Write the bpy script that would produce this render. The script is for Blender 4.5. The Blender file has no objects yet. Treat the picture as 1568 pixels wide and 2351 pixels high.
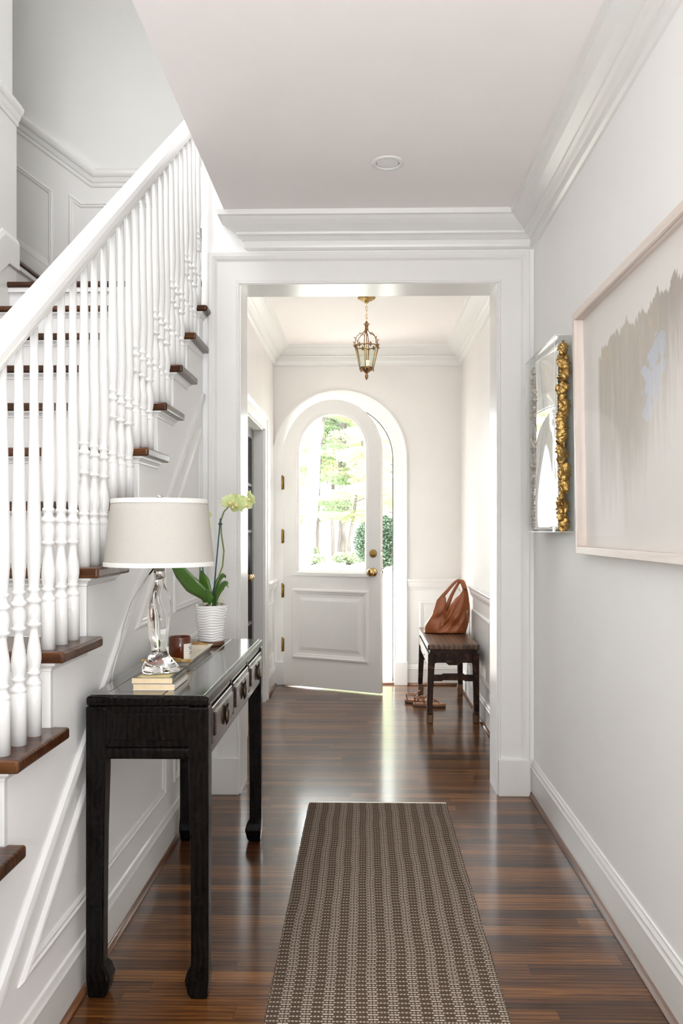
import bpy, bmesh, math, random
from mathutils import Vector, Matrix
R = math.radians
PI = math.pi
sc = bpy.context.scene
COL = sc.collection

# ------------------------------------------------------------------ camera
cam_d = bpy.data.cameras.new('camera')
cam = bpy.data.objects.new('camera', cam_d)
COL.objects.link(cam)
YAW = math.atan(36 / 1870.0)
cam.location = (0, 0, 1.27)
cam.rotation_euler = (R(90), 0, YAW)
cam_d.sensor_fit = 'HORIZONTAL'
cam_d.sensor_width = 36.0
cam_d.lens = 36.0 * 1870.0 / 1568.0
cam_d.shift_x = -18.0 / 1568.0
cam_d.shift_y = 41.5 / 1568.0
cam_d.clip_end = 300
sc.camera = cam
# ------------------------------------------------------------------ light
sc.view_settings.view_transform = 'Standard'
sc.view_settings.look = 'None'
sc.view_settings.gamma = 1.0
sc.view_settings.use_curve_mapping = False
sc.view_settings.exposure = 0.93
sc.cycles.max_bounces = 14
sc.cycles.diffuse_bounces = 8
sc.cycles.glossy_bounces = 5
sc.cycles.transmission_bounces = 10
sc.cycles.transparent_max_bounces = 12
sc.cycles.caustics_reflective = False
sc.cycles.caustics_refractive = False
sc.cycles.sample_clamp_indirect = 6.0
sc.cycles.use_denoising = True
world = bpy.data.worlds.new('sky')
sc.world = world
world.use_nodes = True
bg = world.node_tree.nodes['Background']
bg.inputs[0].default_value = (0.94, 0.97, 1.0, 1)
bg.inputs[1].default_value = 5.5
sun_d = bpy.data.lights.new('sun', 'SUN')
sun_d.energy = 12.0
sun_d.color = (1.0, 0.95, 0.86)
sun_d.angle = R(3)
sun = bpy.data.objects.new('sun', sun_d)
COL.objects.link(sun)
sun.rotation_euler = Vector((-0.75, 0.35, -0.85)).to_track_quat('-Z', 'Y').to_euler()


def area(name, loc, aim, sx, sy, power, col=(1, 1, 1), portal=False):
    d = bpy.data.lights.new(name, 'AREA')
    d.shape = 'RECTANGLE'
    d.size = sx
    d.size_y = sy
    d.energy = power
    d.color = col
    o = bpy.data.objects.new(name, d)
    COL.objects.link(o)
    o.location = loc
    o.rotation_euler = Vector(aim).to_track_quat('-Z', 'Z').to_euler()
    if portal:
        d.cycles.is_portal = True
    return o


# added fill panels for hall, stair side and foyer; daylight of upstairs window and front doorway
WHITE = (0.965, 0.98, 1.0)
area('hall_fill_up', (0.1, -0.9, 1.0), (0, 0.32, 1.0), 1.1, 1.1, 50, WHITE)  # added unseen panel that brightens the ceiling, not a lamp of the hall
area('hall_fill_down', (0.05, -0.5, 2.74), (0, 0.25, -1), 1.0, 1.2, 14, WHITE)  # added fill from above, behind the camera; no fixture stands for it
area('upper_window_light', (-1.2, -2.8, 4.3), (0, 1, -0.1), 1.2, 1.2, 18, WHITE)
area('stair_fill', (-1.74, 2.4, 4.1), (1, 0.15, -0.85), 1.0, 1.0, 36, WHITE)  # added fill toward the right wall; the stair wall has no window
area('doorway_daylight', (-0.2, 7.9, 2.9), (0, -1, -0.75), 1.6, 0.9, 8, WHITE)
area('foyer_fill', (0.0, 4.5, 2.75), (0, 1.0, -1), 0.7, 0.5, 7, WHITE)  # added fill for door leaf and front wall, hidden by the header

# ------------------------------------------------------------------ materials
MATS = {}


def new_mat(name):
    m = bpy.data.materials.new(name)
    m.use_nodes = True
    return m, m.node_tree, m.node_tree.nodes['Principled BSDF']


def N(nt, typ, **kw):
    n = nt.nodes.new(typ)
    for k, v in kw.items():
        setattr(n, k, v)
    return n


def lin(nt, a, b):
    nt.links.new(a, b)


def ramp(nt, fac, stops):
    n = nt.nodes.new('ShaderNodeValToRGB')
    e = n.color_ramp.elements
    while len(e) < len(stops):
        e.new(0.5)
    for i, (p, c) in enumerate(stops):
        e[i].position = p
        e[i].color = (*c, 1) if len(c) == 3 else c
    lin(nt, fac, n.inputs[0])
    return n.outputs[0]


def mth(nt, op, a, b=None, c=None):
    n = nt.nodes.new('ShaderNodeMath')
    n.operation = op
    for i, v in enumerate((a, b, c)):
        if v is None:
            continue
        if isinstance(v, (int, float)):
            n.inputs[i].default_value = v
        else:
            lin(nt, v, n.inputs[i])
    return n.outputs[0]


def mapping(nt, scale=(1, 1, 1), rot=(0, 0, 0), loc=(0, 0, 0), coord='Object'):
    t = nt.nodes.new('ShaderNodeTexCoord')
    m = nt.nodes.new('ShaderNodeMapping')
    m.inputs['Scale'].default_value = scale
    m.inputs['Rotation'].default_value = rot
    m.inputs['Location'].default_value = loc
    lin(nt, t.outputs[coord], m.inputs[0])
    return m.outputs[0]


def noise(nt, vec, scale, detail=4, rough=0.55, dist=0.0):
    n = nt.nodes.new('ShaderNodeTexNoise')
    n.inputs['Scale'].default_value = scale
    n.inputs['Detail'].default_value = detail
    n.inputs['Roughness'].default_value = rough
    n.inputs['Distortion'].default_value = dist
    lin(nt, vec, n.inputs['Vector'])
    return n.outputs[0]


def bump(nt, h, strength, dist, bsdf):
    b = nt.nodes.new('ShaderNodeBump')
    b.inputs['Strength'].default_value = strength
    b.inputs['Distance'].default_value = dist
    lin(nt, h, b.inputs['Height'])
    lin(nt, b.outputs[0], bsdf.inputs['Normal'])


def mixc(nt, fac, a, b, typ='MIX'):
    n = nt.nodes.new('ShaderNodeMix')
    n.data_type = 'RGBA'
    n.blend_type = typ
    for i, v in ((0, fac), (6, a), (7, b)):
        if isinstance(v, (int, float)):
            n.inputs[i].default_value = v
        elif isinstance(v, tuple):
            n.inputs[i].default_value = (*v, 1) if len(v) == 3 else v
        else:
            lin(nt, v, n.inputs[i])
    return n.outputs[2]


def plain(name, col, rough=0.5, metal=0.0, var=0.04, scale=8.0, bumpv=0.0, bscale=60.0, coat=0.0, spec=0.5):
    m, nt, b = new_mat(name)
    v = mapping(nt)
    f = noise(nt, v, scale, 3)
    lo = tuple(max(0, c * (1 - var)) for c in col)
    hi = tuple(min(1, c * (1 + var)) for c in col)
    lin(nt, ramp(nt, f, [(0.3, lo), (0.7, hi)]), b.inputs['Base Color'])
    b.inputs['Roughness'].default_value = rough
    b.inputs['Metallic'].default_value = metal
    b.inputs['Specular IOR Level'].default_value = spec
    b.inputs['Coat Weight'].default_value = coat
    b.inputs['Coat Roughness'].default_value = 0.08
    if bumpv:
        bump(nt, noise(nt, v, bscale, 4), bumpv, 0.01, b)
    MATS[name] = m
    return m


plain('wall_paint', (0.90, 0.90, 0.895), 0.55, var=0.006, bumpv=0.02, bscale=180)
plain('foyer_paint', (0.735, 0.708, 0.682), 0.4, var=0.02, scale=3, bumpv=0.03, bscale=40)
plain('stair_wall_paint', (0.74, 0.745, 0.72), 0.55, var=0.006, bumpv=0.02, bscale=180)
plain('ceiling_paint', (0.91, 0.872, 0.86), 0.6, var=0.006, bumpv=0.015, bscale=150)
plain('trim_paint', (0.775, 0.77, 0.752), 0.30, var=0.006, bumpv=0.02, bscale=90)
plain('trim_bright', (0.75, 0.75, 0.745), 0.25, var=0.004)
plain('door_paint', (0.90, 0.89, 0.865), 0.3, var=0.008, bumpv=0.015, bscale=90)
plain('brass', (0.62, 0.42, 0.18), 0.25, 1.0, var=0.12, scale=40)
plain('old_brass', (0.42, 0.27, 0.10), 0.38, 1.0, var=0.3, scale=60, bumpv=0.3, bscale=200)
plain('bronze', (0.25, 0.13, 0.05), 0.42, 0.85, var=0.3, scale=70, bumpv=0.3, bscale=200)
plain('dark_brass', (0.085, 0.065, 0.04), 0.3, 1.0, var=0.3, scale=60)
plain('chrome', (0.75, 0.73, 0.70), 0.12, 1.0, var=0.03)
plain('gilding', (0.58, 0.36, 0.12), 0.33, 1.0, var=0.22, scale=30, bumpv=0.3, bscale=120)
plain('pewter_leaf', (0.50, 0.42, 0.34), 0.4, 0.7, var=0.25, scale=40)
plain('dark_door', (0.05, 0.042, 0.038), 0.28, var=0.15, coat=0.3)
plain('rubber', (0.03, 0.03, 0.03), 0.6)
plain('paper', (0.78, 0.62, 0.40), 0.8, var=0.06, scale=30)
plain('label_paper', (0.85, 0.82, 0.74), 0.7, var=0.02)
plain('ink', (0.06, 0.05, 0.04), 0.7)
plain('book_cover', (0.13, 0.12, 0.10), 0.4, var=0.3)
plain('book_cover_yellow', (0.74, 0.62, 0.28), 0.5, var=0.1)
plain('book_red', (0.42, 0.16, 0.12), 0.5, var=0.1)
plain('tray_cream', (0.78, 0.72, 0.60), 0.35, var=0.06, scale=20)
plain('pot_glaze', (0.87, 0.87, 0.86), 0.12, var=0.01, coat=0.4)
plain('leather', (0.33, 0.095, 0.03), 0.36, var=0.16, scale=9, bumpv=0.12, bscale=260)
plain('leather_dark', (0.16, 0.06, 0.03), 0.5)
plain('sandal_leather', (0.36, 0.14, 0.07), 0.5, var=0.2, scale=30)
plain('sandal_sole', (0.42, 0.20, 0.10), 0.6, var=0.15, scale=30)
plain('sandal_rubber', (0.10, 0.08, 0.07), 0.7)
plain('orchid_leaf', (0.055, 0.135, 0.014), 0.3, var=0.25, scale=14, coat=0.2)
plain('orchid_stem', (0.14, 0.20, 0.05), 0.45, var=0.2, scale=20)
plain('orchid_bud', (0.40, 0.55, 0.14), 0.5, var=0.1)
plain('stake', (0.02, 0.085, 0.10), 0.5)
plain('bark_mix', (0.13, 0.09, 0.05), 0.9, var=0.5, scale=60, bumpv=0.8, bscale=90)
plain('orchid_root', (0.50, 0.50, 0.38), 0.7, var=0.2, scale=60)
plain('saucer_wood', (0.13, 0.06, 0.03), 0.5, var=0.3)
plain('candle_wax', (0.80, 0.76, 0.62), 0.5)
plain('porch_stone', (0.70, 0.66, 0.60), 0.8, var=0.1, scale=6)
plain('blue_glaze', (0.018, 0.026, 0.075), 0.3)
plain('zip_metal', (0.35, 0.33, 0.30), 0.35, 1.0)


def emit_translucent(name, col, trans, rough=0.5, tw=0.4, var=0.2, scale=10):
    m, nt, b = new_mat(name)
    v = mapping(nt)
    f = noise(nt, v, scale, 3)
    lo = tuple(c * (1 - var) for c in col)
    hi = tuple(min(1, c * (1 + var)) for c in col)
    lin(nt, ramp(nt, f, [(0.3, lo), (0.7, hi)]), b.inputs['Base Color'])
    b.inputs['Roughness'].default_value = rough
    t = N(nt, 'ShaderNodeBsdfTranslucent')
    t.inputs[0].default_value = (*trans, 1)
    mx = N(nt, 'ShaderNodeMixShader')
    mx.inputs[0].default_value = tw
    lin(nt, b.outputs[0], mx.inputs[1])
    lin(nt, t.outputs[0], mx.inputs[2])
    lin(nt, mx.outputs[0], nt.nodes['Material Output'].inputs[0])
    MATS[name] = m
    return m


emit_translucent('petal', (0.72, 0.80, 0.42), (0.80, 0.86, 0.50), 0.5, 0.4, 0.08, 60)
emit_translucent('foliage_fresh', (0.31, 0.38, 0.25), (0.38, 0.46, 0.29), 0.6, 0.5, 0.3, 0.7)
emit_translucent('foliage_yellow', (0.42, 0.45, 0.28), (0.50, 0.53, 0.32), 0.6, 0.5, 0.3, 0.7)
emit_translucent('foliage_dark', (0.10, 0.155, 0.10), (0.12, 0.18, 0.11), 0.4, 0.25, 0.4, 3)


def linen():
    m, nt, b = new_mat('linen')
    t = N(nt, 'ShaderNodeTexCoord')
    w = noise(nt, mapping(nt, (30, 30, 420)), 3.0, 2)
    w2 = noise(nt, mapping(nt, (420, 420, 30)), 2.0, 2)
    s = mth(nt, 'ADD', w, w2)
    lin(nt, ramp(nt, mth(nt, 'MULTIPLY', s, 0.5), [(0.35, (0.54, 0.515, 0.47)), (0.65, (0.59, 0.565, 0.52))]), b.inputs['Base Color'])
    b.inputs['Roughness'].default_value = 0.85
    bump(nt, s, 0.2, 0.002, b)
    tr = N(nt, 'ShaderNodeBsdfTranslucent')
    tr.inputs[0].default_value = (0.88, 0.82, 0.70, 1)
    mx = N(nt, 'ShaderNodeMixShader')
    mx.inputs[0].default_value = 0.12
    lin(nt, b.outputs[0], mx.inputs[1])
    lin(nt, tr.outputs[0], mx.inputs[2])
    lin(nt, mx.outputs[0], nt.nodes['Material Output'].inputs[0])
    MATS['linen'] = m


linen()
plain('linen_trim', (0.70, 0.69, 0.66), 0.8, var=0.01)


def thin_glass(name, tint=(1, 1, 1), gloss=0.8, rough=0.0):
    m, nt, b = new_mat(name)
    nt.nodes.remove(b)
    tr = N(nt, 'ShaderNodeBsdfTransparent')
    tr.inputs[0].default_value = (*tint, 1)
    gl = N(nt, 'ShaderNodeBsdfGlossy')
    gl.inputs['Roughness'].default_value = rough
    lw = N(nt, 'ShaderNodeFresnel')
    lw.inputs[0].default_value = 1.42
    gm_ = N(nt, 'ShaderNodeNewGeometry')
    fac = mth(nt, 'MULTIPLY', mth(nt, 'MULTIPLY', lw.outputs[0], gloss), mth(nt, 'SUBTRACT', 1.0, gm_.outputs['Backfacing']))
    mx = N(nt, 'ShaderNodeMixShader')
    lin(nt, fac, mx.inputs[0])
    lin(nt, tr.outputs[0], mx.inputs[1])
    lin(nt, gl.outputs[0], mx.inputs[2])
    lin(nt, mx.outputs[0], nt.nodes['Material Output'].inputs[0])
    MATS[name] = m


thin_glass('window_glass', (0.97, 0.98, 0.97))
thin_glass('picture_glass', (0.98, 0.98, 0.98), 0.04)
thin_glass('acrylic', (0.97, 0.975, 0.97), 0.9)
thin_glass('lantern_glass', (0.93, 0.95, 0.91), 1.0, 0.05)
thin_glass('dark_glass', (0.25, 0.33, 0.38), 1.5)


def solid_glass(name, col, rough=0.0, ior=1.47):
    m, nt, b = new_mat(name)
    b.inputs['Base Color'].default_value = (*col, 1)
    b.inputs['Roughness'].default_value = rough
    b.inputs['IOR'].default_value = ior
    b.inputs['Transmission Weight'].default_value = 1.0
    MATS[name] = m


solid_glass('clear_glass', (1.0, 0.995, 0.97))


def amber():
    m, nt, b = new_mat('amber_glass')
    b.inputs['Base Color'].default_value = (0.13, 0.024, 0.004, 1)
    b.inputs['Roughness'].default_value = 0.06
    b.inputs['Coat Weight'].default_value = 0.6
    tr = N(nt, 'ShaderNodeBsdfTranslucent')
    tr.inputs[0].default_value = (0.55, 0.16, 0.02, 1)
    mx = N(nt, 'ShaderNodeMixShader')
    mx.inputs[0].default_value = 0.28
    lin(nt, b.outputs[0], mx.inputs[1])
    lin(nt, tr.outputs[0], mx.inputs[2])
    lin(nt, mx.outputs[0], nt.nodes['Material Output'].inputs[0])
    MATS['amber_glass'] = m


amber()


def mirror_mat():
    m, nt, b = new_mat('wavy_mirror')
    b.inputs['Base Color'].default_value = (0.93, 0.92, 0.90, 1)
    b.inputs['Metallic'].default_value = 1.0
    b.inputs['Roughness'].default_value = 0.02
    MATS['wavy_mirror'] = m


mirror_mat()


def wood(name, cols, grain_axis=0, planks=None, rough=0.28, coat=0.35, gs=1.0, worn=None, bumpv=0.08, spec=0.5):
    """cols: dark, mid, light.  grain runs along grain_axis (0 x, 1 y, 2 z). planks=(row, length)."""
    m, nt, b = new_mat(name)
    s = [34.0 * gs] * 3
    s[grain_axis] = 1.6 * gs
    base = mapping(nt)
    vec = mapping(nt, tuple(s))
    rnd = None
    if planks:
        # rows across y, boards along x
        sep = N(nt, 'ShaderNodeSeparateXYZ')
        lin(nt, base, sep.inputs[0])
        row = mth(nt, 'FLOOR', mth(nt, 'DIVIDE', sep.outputs[1], planks[0]))
        wn = N(nt, 'ShaderNodeTexWhiteNoise', noise_dimensions='1D')
        lin(nt, row, wn.inputs['W'])
        xs = mth(nt, 'ADD', mth(nt, 'DIVIDE', sep.outputs[0], planks[1]), mth(nt, 'MULTIPLY', wn.outputs['Value'], 7.3))
        colr = mth(nt, 'FLOOR', xs)
        cmb = N(nt, 'ShaderNodeCombineXYZ')
        lin(nt, row, cmb.inputs[0])
        lin(nt, colr, cmb.inputs[1])
        wn2 = N(nt, 'ShaderNodeTexWhiteNoise', noise_dimensions='2D')
        lin(nt, cmb.outputs[0], wn2.inputs['Vector'])
        rnd = wn2.outputs['Value']
        off = N(nt, 'ShaderNodeVectorMath', operation='SCALE')
        lin(nt, wn2.outputs['Color'], off.inputs[0])
        off.inputs['Scale'].default_value = 40.0
        add = N(nt, 'ShaderNodeVectorMath', operation='ADD')
        lin(nt, vec, add.inputs[0])
        lin(nt, off.outputs[0], add.inputs[1])
        vec = add.outputs[0]
        fy = mth(nt, 'FRACT', mth(nt, 'DIVIDE', sep.outputs[1], planks[0]))
        ed = mth(nt, 'MULTIPLY', mth(nt, 'MINIMUM', fy, mth(nt, 'SUBTRACT', 1.0, fy)), planks[0])
        fx = mth(nt, 'FRACT', xs)
        ex = mth(nt, 'MULTIPLY', mth(nt, 'MINIMUM', fx, mth(nt, 'SUBTRACT', 1.0, fx)), planks[1])
        seam = mth(nt, 'LESS_THAN', mth(nt, 'MINIMUM', ed, ex), 0.0007)
    g1 = noise(nt, vec, 1.0 if not planks else 0.72, 6, 0.62, 0.9 if not planks else 2.2)
    g2 = noise(nt, vec, 4.5, 3, 0.6, 0.2)
    # cathedral rings
    wv = N(nt, 'ShaderNodeTexWave', wave_type='BANDS', bands_direction=('Y' if grain_axis != 1 else 'X'))
    wv.inputs['Scale'].default_value = 0.55
    wv.inputs['Distortion'].default_value = 7.0
    wv.inputs['Detail'].default_value = 2.5
    wv.inputs['Detail Scale'].default_value = 0.6
    lin(nt, vec, wv.inputs['Vector'])
    f = mth(nt, 'ADD', mth(nt, 'MULTIPLY', g1, 0.62), mth(nt, 'MULTIPLY', g2, 0.2))
    ww = 0.10 if planks else 0.16
    f = mth(nt, 'ADD', f, mth(nt, 'MULTIPLY_ADD', wv.outputs['Fac'], ww, (0.18 - ww) * 0.5))
    if rnd is not None:
        f = mth(nt, 'ADD', f, mth(nt, 'MULTIPLY', mth(nt, 'SUBTRACT', rnd, 0.5), 0.22))
    c = ramp(nt, f, [(0.34, cols[0]), (0.52, cols[1]), (0.70, cols[2])])
    if planks:
        c = mixc(nt, mth(nt, 'MULTIPLY', seam, 0.7), c, tuple(x * 0.3 for x in cols[0]))
    if worn:
        wcol, lo, hi, wscale = worn
        wf = noise(nt, base, wscale, 5, 0.7)
        c = mixc(nt, ramp(nt, wf, [(lo, (0, 0, 0)), (hi, (1, 1, 1))]), c, wcol)
    lin(nt, c, b.inputs['Base Color'])
    rf = ramp(nt, noise(nt, base, 5.0, 4), [(0.3, (rough * 0.97,) * 3), (0.7, (rough * 1.03,) * 3)])
    lin(nt, rf, b.inputs['Roughness'])
    b.inputs['Coat Weight'].default_value = coat
    b.inputs['Coat Roughness'].default_value = rough * 0.5
    b.inputs['Specular IOR Level'].default_value = spec
    bump(nt, g2, bumpv, 0.004, b)
    MATS[name] = m
    return m


wood('floor_oak', [(0.021, 0.007, 0.0025), (0.088, 0.031, 0.008), (0.235, 0.095, 0.025)], 0, (0.057, 0.85), 0.29, 0.75, 1.0, None, 0.02, 0.1)
wood('tread_oak', [(0.016, 0.005, 0.002), (0.058, 0.020, 0.007), (0.15, 0.058, 0.019)], 0, None, 0.28, 0.35, 1.0, None, 0.04, 0.15)
wood('shoe_oak', [(0.10, 0.04, 0.02), (0.20, 0.085, 0.04), (0.32, 0.15, 0.075)], 1, None, 0.3, 0.3, 1.0)
wood('black_lacquer', [(0.0025, 0.002, 0.002), (0.005, 0.004, 0.0035), (0.009, 0.006, 0.005)], 1, None, 0.2, 0.0, 1.0,
     ((0.02, 0.006, 0.003), 0.70, 0.84, 6.0), 0.015, 0.13)
wood('black_lacquer_top', [(0.006, 0.006, 0.0055), (0.014, 0.013, 0.012), (0.03, 0.027, 0.024)], 1, None, 0.16, 0.6, 1.0, None, 0.05)
wood('drawer_lacquer', [(0.012, 0.006, 0.005), (0.03, 0.014, 0.012), (0.05, 0.025, 0.02)], 1, None, 0.26, 0.4, 1.0, None, 0.05)
wood('stool_wood', [(0.010, 0.004, 0.0025), (0.024, 0.009, 0.005), (0.055, 0.022, 0.011)], 2, None, 0.4, 0.0, 1.0,
     ((0.14, 0.06, 0.022), 0.56, 0.72, 26.0), 0.2, 0.2)
wood('stool_seat_wood', [(0.03, 0.014, 0.008), (0.10, 0.05, 0.025), (0.20, 0.115, 0.06)], 1, None, 0.36, 0.0, 0.5,
     ((0.03, 0.015, 0.01), 0.58, 0.7, 9.0), 0.25)
wood('stool_foot_wood', [(0.05, 0.024, 0.012), (0.13, 0.068, 0.034), (0.22, 0.125, 0.065)], 2, None, 0.6, 0.0, 1.0, None, 0.3)
wood('pale_frame', [(0.66, 0.56, 0.50), (0.76, 0.67, 0.61), (0.84, 0.77, 0.72)], 1, None, 0.4, 0.0, 0.9, None, 0.05)
wood('pale_frame_upright', [(0.66, 0.56, 0.50), (0.76, 0.67, 0.61), (0.84, 0.77, 0.72)], 2, None, 0.4, 0.0, 0.9, None, 0.05)
wood('bark', [(0.09, 0.078, 0.075), (0.16, 0.14, 0.135), (0.24, 0.21, 0.20)], 2, None, 0.9, 0.0, 0.25, None, 0.8)
wood('pale_bark', [(0.70, 0.66, 0.62), (0.78, 0.75, 0.72), (0.85, 0.83, 0.80)], 2, None, 0.9, 0.0, 0.25, None, 0.5)


def rug_mat():
    m, nt, b = new_mat('rug_wool')
    t = N(nt, 'ShaderNodeTexCoord')
    sp = N(nt, 'ShaderNodeSeparateXYZ')
    lin(nt, t.outputs['Object'], sp.inputs[0])
    wob = noise(nt, mapping(nt, (1, 1, 1)), 3.5, 2)
    wob2 = noise(nt, mapping(nt, (1, 1, 1)), 60, 2)
    x = mth(nt, 'ADD', sp.outputs[0], mth(nt, 'ADD', mth(nt, 'MULTIPLY', wob, 0.02), mth(nt, 'MULTIPLY', wob2, 0.004)))
    y = sp.outputs[1]
    ry = mth(nt, 'FRACT', mth(nt, 'DIVIDE', y, 0.021))

    def near(v, c, w, s):
        d = mth(nt, 'ABSOLUTE', mth(nt, 'SUBTRACT', v, c))
        return ramp_step(d, w, s)

    def ramp_step(d, w, s):
        n = N(nt, 'ShaderNodeMapRange', interpolation_type='SMOOTHSTEP')
        lin(nt, d, n.inputs[0])
        n.inputs[1].default_value = w - s
        n.inputs[2].default_value = w + s
        n.inputs[3].default_value = 1
        n.inputs[4].default_value = 0
        return n.outputs[0]

    rowa = near(ry, 0.25, 0.15, 0.05)
    rowb = near(ry, 0.75, 0.16, 0.05)
    dots = near(mth(nt, 'FRACT', mth(nt, 'DIVIDE', x, 0.0096)), 0.5, 0.31, 0.08)
    dash = near(mth(nt, 'FRACT', mth(nt, 'DIVIDE', x, 0.0578)), 0.5, 0.25, 0.03)
    brk = near(mth(nt, 'FRACT', mth(nt, 'DIVIDE', x, 0.0144)), 0.5, 0.44, 0.05)
    sdots = near(mth(nt, 'FRACT', mth(nt, 'DIVIDE', x, 0.0193)), 0.5, 0.13, 0.05)
    body = mth(nt, 'MAXIMUM', mth(nt, 'MULTIPLY', rowa, dots),
               mth(nt, 'MULTIPLY', rowb, mth(nt, 'MULTIPLY', dash, brk)))
    # close rows of dots in the band at the far end
    ry2 = mth(nt, 'FRACT', mth(nt, 'DIVIDE', y, 0.0105))
    band = mth(nt, 'MULTIPLY', near(ry2, 0.5, 0.22, 0.06), dots)
    isband = mth(nt, 'GREATER_THAN', y, 3.70)
    pat = mth(nt, 'ADD', mth(nt, 'MULTIPLY', body, mth(nt, 'SUBTRACT', 1.0, isband)), mth(nt, 'MULTIPLY', band, isband))
    pat = mth(nt, 'MAXIMUM', pat, mth(nt, 'GREATER_THAN', y, 3.778))
    fz = noise(nt, mapping(nt, (1, 1, 1)), 400, 3)
    dark = ramp(nt, fz, [(0.3, (0.066, 0.044, 0.030)), (0.7, (0.115, 0.079, 0.055))])
    light = ramp(nt, fz, [(0.3, (0.50, 0.43, 0.355)), (0.7, (0.66, 0.585, 0.50))])
    lin(nt, mixc(nt, pat, dark, light), b.inputs['Base Color'])
    b.inputs['Roughness'].default_value = 0.95
    b.inputs['Specular IOR Level'].default_value = 0.15
    bump(nt, mth(nt, 'ADD', pat, mth(nt, 'MULTIPLY', fz, 0.5)), 0.5, 0.004, b)
    MATS['rug_wool'] = m


rug_mat()


def art_mat():
    m, nt, b = new_mat('abstract_paint')
    t = N(nt, 'ShaderNodeTexCoord')
    sp = N(nt, 'ShaderNodeSeparateXYZ')
    lin(nt, t.outputs['Object'], sp.inputs[0])
    y, z = sp.outputs[1], sp.outputs[2]      # y 0 = near end ... 1.2 far end; z 0..0.8
    u = mth(nt, 'SUBTRACT', 1.16, y)           # 0 at the far (left) edge, growing towards the camera
    jag = noise(nt, mapping(nt, (0, 13, 1.0)), 1.0, 5, 0.75)
    big = noise(nt, mapping(nt, (3, 3.2, 2.2)), 1.0, 4)
    top = mth(nt, 'ADD', mth(nt, 'MULTIPLY_ADD', u, 0.06, 0.655), mth(nt, 'MULTIPLY', mth(nt, 'SUBTRACT', jag, 0.5), 0.20))
    below = N(nt, 'ShaderNodeMapRange', interpolation_type='SMOOTHSTEP')
    lin(nt, mth(nt, 'SUBTRACT', top, z), below.inputs[0])
    below.inputs[1].default_value = 0.0
    below.inputs[2].default_value = 0.006
    fade = N(nt, 'ShaderNodeMapRange', interpolation_type='SMOOTHSTEP')
    streak = noise(nt, mapping(nt, (1, 26, 2.2)), 1.0, 5, 0.7)
    rt = mth(nt, 'MULTIPLY', mth(nt, 'MAXIMUM', mth(nt, 'SUBTRACT', u, 0.42), 0.0), 0.75)
    lin(nt, mth(nt, 'SUBTRACT', mth(nt, 'ADD', z, mth(nt, 'MULTIPLY', mth(nt, 'SUBTRACT', streak, 0.5), 0.5)), rt), fade.inputs[0])
    fade.inputs[1].default_value = 0.06
    fade.inputs[2].default_value = 0.42
    side = N(nt, 'ShaderNodeMapRange', interpolation_type='SMOOTHSTEP')
    lin(nt, mth(nt, 'ADD', u, mth(nt, 'MULTIPLY', mth(nt, 'SUBTRACT', streak, 0.5), 0.03)), side.inputs[0])
    side.inputs[1].default_value = 0.10
    side.inputs[2].default_value = 0.125
    mask = mth(nt, 'MULTIPLY', mth(nt, 'MULTIPLY', below.outputs[0], fade.outputs[0]), side.outputs[0])
    mass = ramp(nt, streak, [(0.3, (0.42, 0.37, 0.31)), (0.6, (0.58, 0.53, 0.46)), (0.8, (0.66, 0.63, 0.57))])
    mass = mixc(nt, ramp(nt, big, [(0.55, (0, 0, 0)), (0.68, (0.5, 0.5, 0.5))]), mass, (0.62, 0.56, 0.36))
    n3 = noise(nt, mapping(nt, (1, 9, 14), (0, 0, 0), (4, 2, 7)), 1.0, 4, 0.6, 0.8)
    iso = noise(nt, mapping(nt, (1, 11, 11), (0.5, 0, 0)), 1.0, 5, 0.65, 0.6)
    mass = mixc(nt, ramp(nt, iso, [(0.42, (0, 0, 0)), (0.58, (0.6, 0.6, 0.6))]), mass, (0.50, 0.455, 0.40))
    du = mth(nt, 'DIVIDE', mth(nt, 'SUBTRACT', mth(nt, 'SUBTRACT', u, mth(nt, 'MULTIPLY', mth(nt, 'SUBTRACT', z, 0.47), 0.3)), 0.62), 0.10)
    dz_ = mth(nt, 'DIVIDE', mth(nt, 'SUBTRACT', z, 0.47), 0.13)
    dd = mth(nt, 'ADD', mth(nt, 'MULTIPLY', du, du), mth(nt, 'MULTIPLY', dz_, dz_))
    dd = mth(nt, 'ADD', dd, mth(nt, 'MULTIPLY', mth(nt, 'SUBTRACT', n3, 0.5), 4.0))
    mass = mixc(nt, ramp(nt, dd, [(0.50, (0.85, 0.85, 0.85)), (0.62, (0, 0, 0))]), mass, (0.56, 0.63, 0.76))
    n4 = noise(nt, mapping(nt, (1, 16, 9), (0, 0, 0), (14, 12, 3)), 1.0, 3, 0.6, 0.8)
    mass = mixc(nt, ramp(nt, n4, [(0.64, (0, 0, 0)), (0.68, (0.6, 0.6, 0.6))]), mass, (0.72, 0.50, 0.38))
    darker = N(nt, 'ShaderNodeMapRange', interpolation_type='SMOOTHSTEP')
    lin(nt, mth(nt, 'ADD', u, mth(nt, 'MULTIPLY', mth(nt, 'SUBTRACT', z, 0.4), 0.5)), darker.inputs[0])
    darker.inputs[1].default_value = 0.62
    darker.inputs[2].default_value = 1.0
    mass = mixc(nt, mth(nt, 'MULTIPLY', darker.outputs[0], 0.55), mass, (0.22, 0.21, 0.19))
    c = mixc(nt, mth(nt, 'MULTIPLY', mask, 0.85), (0.86, 0.83, 0.80), mass)
    lin(nt, c, b.inputs['Base Color'])
    b.inputs['Roughness'].default_value = 0.6
    bump(nt, mth(nt, 'MULTIPLY', streak, mask), 0.4, 0.004, b)
    MATS['abstract_paint'] = m


art_mat()


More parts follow.
